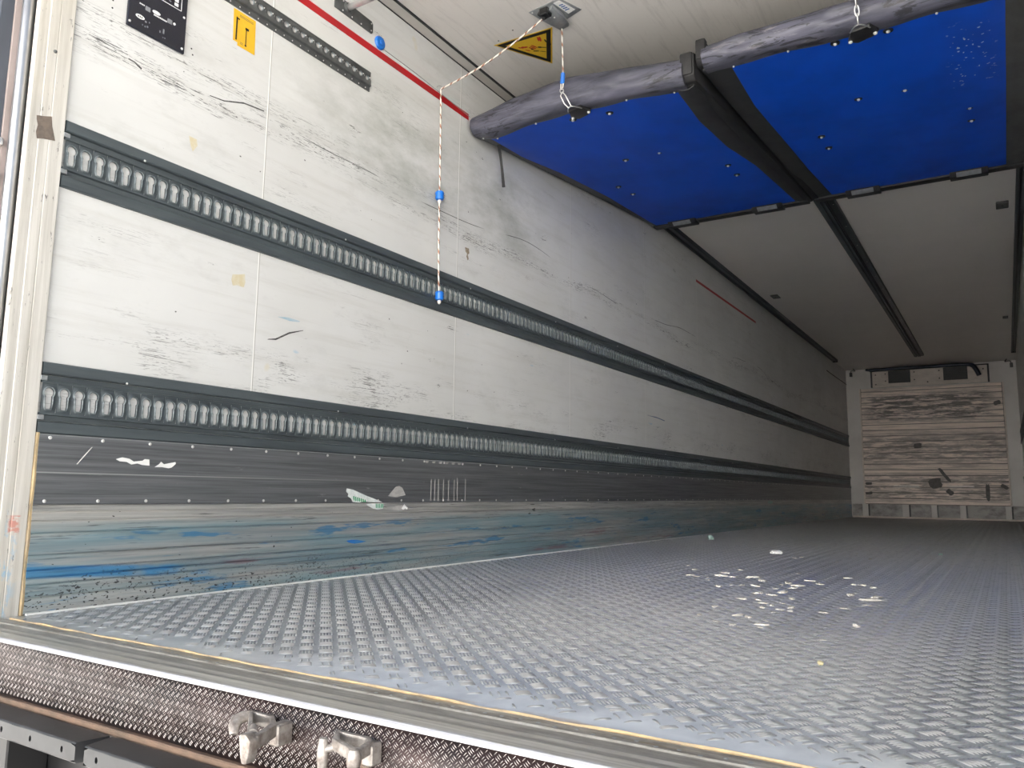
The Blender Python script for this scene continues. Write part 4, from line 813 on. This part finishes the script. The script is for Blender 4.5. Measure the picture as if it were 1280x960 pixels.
tag(MB().tube(cat([(.33, 13.31, 2.452), (.40, 13.30, 2.438), (.55, 13.30, 2.440), (1.15, 13.29, 2.440), (1.70, 13.29, 2.438), (1.86, 13.28, 2.425), (1.92, 13.27, 2.36), (1.965, 13.27, 2.25)], 6), [.020] * 6 + [.028] * 24 + [.034] * 13, 10).build('air_hose', M['hose'], smooth=60), 'dark blue-black hose draped along the top of the front bulkhead', 'hose')
bs = empty('bulkhead_base', (1.23, 13.36, 0), 'grey base strip with upright brackets under the board wall', 'base strip')
MB().box((.02, 13.36, .0), (W - .02, 13.39, .225), .003).build('base_panel', M['basegrey'], bs); MB().box((.03, 13.33, .0), (W - .03, 13.362, .028), .003).build('foot_rail', M['header'], bs)
for a, b in ((.182, .291), (.775, .894), (1.188, 1.292), (1.583, 1.690), (2.189, 2.291)):
    q = MB().box((a, 13.325, .03), (b - .022, 13.362, .225), .003).build('bracket', M['front'], bs); MB().box((b - .022, 13.322, .03), (b, 13.362, .222), .002).build('bracket_side', M['black'], q)
for i, (x, z, w, h, a, lb) in enumerate(((1.045, 1.166, .13, .09, .1, 'dark diamond tape patch in the middle of the cream board wall'), (1.40, .70, .30, .05, -.95, 'long slanting dark tape strip right of centre on the board wall'), (1.264, .569, .20, .17, .3, 'largest dark torn patch low in the middle of the board wall'), (1.46, .43, .12, .08, -.7, 'small slanted dark patch low on the board wall'), (1.975, .43, .06, .28, 0, 'upright dark tape strip low at the right of the board wall'), (2.20, .52, .12, .06, -.6, 'small dark tape patch at the lower right edge of the board wall'), (.29, .56, .11, .05, 0, 'dark tape patch at the left edge of the board wall, upper of two'), (.29, .40, .11, .05, .2, 'dark tape patch at the left edge of the board wall, lower of two'), (2.177, 1.815, .10, .07, .3, 'dark patch high at the right edge of the board wall'))):
    r = random.Random(i); pts = []
    for k in range(12):
        q = 2 * math.pi * k / 12; u = max(-1, min(1, math.cos(q) * 1.3)) * w / 2 * (1 - .2 * r.random()); v = max(-1, min(1, math.sin(q) * 1.3)) * h / 2 * (1 - .2 * r.random())
        pts.append((x + u * math.cos(a) - v * math.sin(a), z + u * math.sin(a) + v * math.cos(a)))
    tag(MB().prism(pts, 1, 13.3425, 13.3450).build('tape_patch', M['tapeg'], smooth=0), lb, 'tape')
for sx, nm, lb in ((.085, 1, 'small dark connector with a looped wire in the left front roof corner'), (2.40, -1, 'small dark connector with a looped wire in the right front roof corner')):
    o = empty('corner_connector', (sx, 13.38, 2.36), lb, 'connector'); s = .022
    MB().box((sx - s, 13.36, 2.36), (sx + s, 13.395, 2.43), .004).build('plug', M['black'], o)
    MB().tube(cat([(sx, 13.37, 2.43), (sx + nm * .02, 13.33, 2.455), (sx + nm * .08, 13.28, 2.44), (sx + nm * .06, 13.22, H - .004)], 6), .007, 8).build('wire', M['dark'], o, 60)

# ------------------------------------------------------------------ crumbs and scraps on the floor
def crumb(x, y, sx, sy, sz, name, mat, seed):
    r = random.Random(seed); t = bmesh.new(); bmesh.ops.create_icosphere(t, subdivisions=2, radius=1)
    for v in t.verts:
        k = 1 + r.uniform(-.28, .28); v.co = Vector((v.co.x * sx * k, v.co.y * sy * k, max(v.co.z * sz * k, -sz * .55) + sz * .55))
    rot = Matrix.Rotation(r.uniform(0, 3.14), 4, 'Z'); bmesh.ops.transform(t, matrix=Matrix.Translation((x, y, .0012)) @ rot, verts=t.verts)
    b = MB(); b._add(t); return b.build(name, mat, smooth=0)
tag(crumb(1.047, 3.864, .034, .022, .014, 'foam_scrap', M['foamw'], 1), 'largest white foam scrap lying far out on the tread plate floor', 'scrap')
tag(crumb(.287, 5.019, .024, .02, .022, 'crumpled_scrap', M['crumbg'], 2), 'pale green crumpled scrap near the left wall on the floor', 'scrap')
tag(crumb(1.861, 1.334, .018, .008, .005, 'paper_scrap', M['crumb'], 3), 'pale scrap of paper on the floor in the right foreground', 'scrap')
tag(crumb(1.873, .792, .012, .006, .004, 'yellow_scrap', M['crumby'], 4), 'yellowish scrap nearest to the rear sill on the floor', 'scrap')
tag(crumb(1.86, 4.47, .016, .012, .006, 'green_scrap', M['crumbg'], 5), 'flat green-tinted scrap far out on the right half of the floor', 'scrap')
pts = [(1.775, 1.674), (1.739, 1.546), (1.815, 1.925), (1.824, 1.791), (1.724, 2.386), (1.737, 2.041), (1.587, 2.32), (1.527, 2.428), (1.528, 2.122), (1.527, 2.21), (1.425, 2.702), (1.466, 2.204), (1.479, 2.067), (1.461, 1.89), (1.396, 2.106), (1.316, 2.072), (1.306, 2.411), (1.18, 2.383), (1.233, 2.374), (1.157, 2.521), (1.191, 2.191), (1.103, 2.305), (1.069, 2.33), (.907, 2.764), (.782, 3.179), (.993, 2.599), (1.154, 2.287), (1.287, 2.001), (1.349, 2.093), (1.457, 1.703), (1.51, 1.712), (1.545, 1.639), (1.578, 1.607), (1.565, 1.545), (1.621, 1.523), (1.618, 1.462), (1.594, 1.8), (1.526, 1.967), (1.373, 2.291), (1.562, 3.813), (1.437, 4.215), (1.45, 3.464), (1.165, 3.087), (1.075, 3.289), (1.212, 3.595), (1.229, 3.701), (1.444, 1.473), (1.456, 1.287), (1.55, 1.341), (1.584, 1.323), (1.64, 1.289), (1.655, 1.172), (1.649, 1.214), (1.773, 2.329), (1.821, 2.014), (1.633, 2.641), (1.531, 1.198), (1.586, 1.167), (1.639, 1.594), (1.652, 1.517), (1.693, 2.398), (1.593, 1.68), (1.512, 1.869), (1.477, 2.276), (1.145, 3.411), (1.171, 2.703), (1.826, 1.076)]
r = random.Random(11)
for i, (x, y) in enumerate(pts):
    k = r.uniform(.6, 1.5) * (1.5 if 1.9 < y < 2.8 else 1.0); tag(crumb(x, y, .014 * k, .007 * k, .0022 * k, 'packing_crumb', M['crumb'], 20 + i), 'small pale packing crumb scattered on the middle of the tread plate floor', 'crumb', 'pale crumbs on the floor')
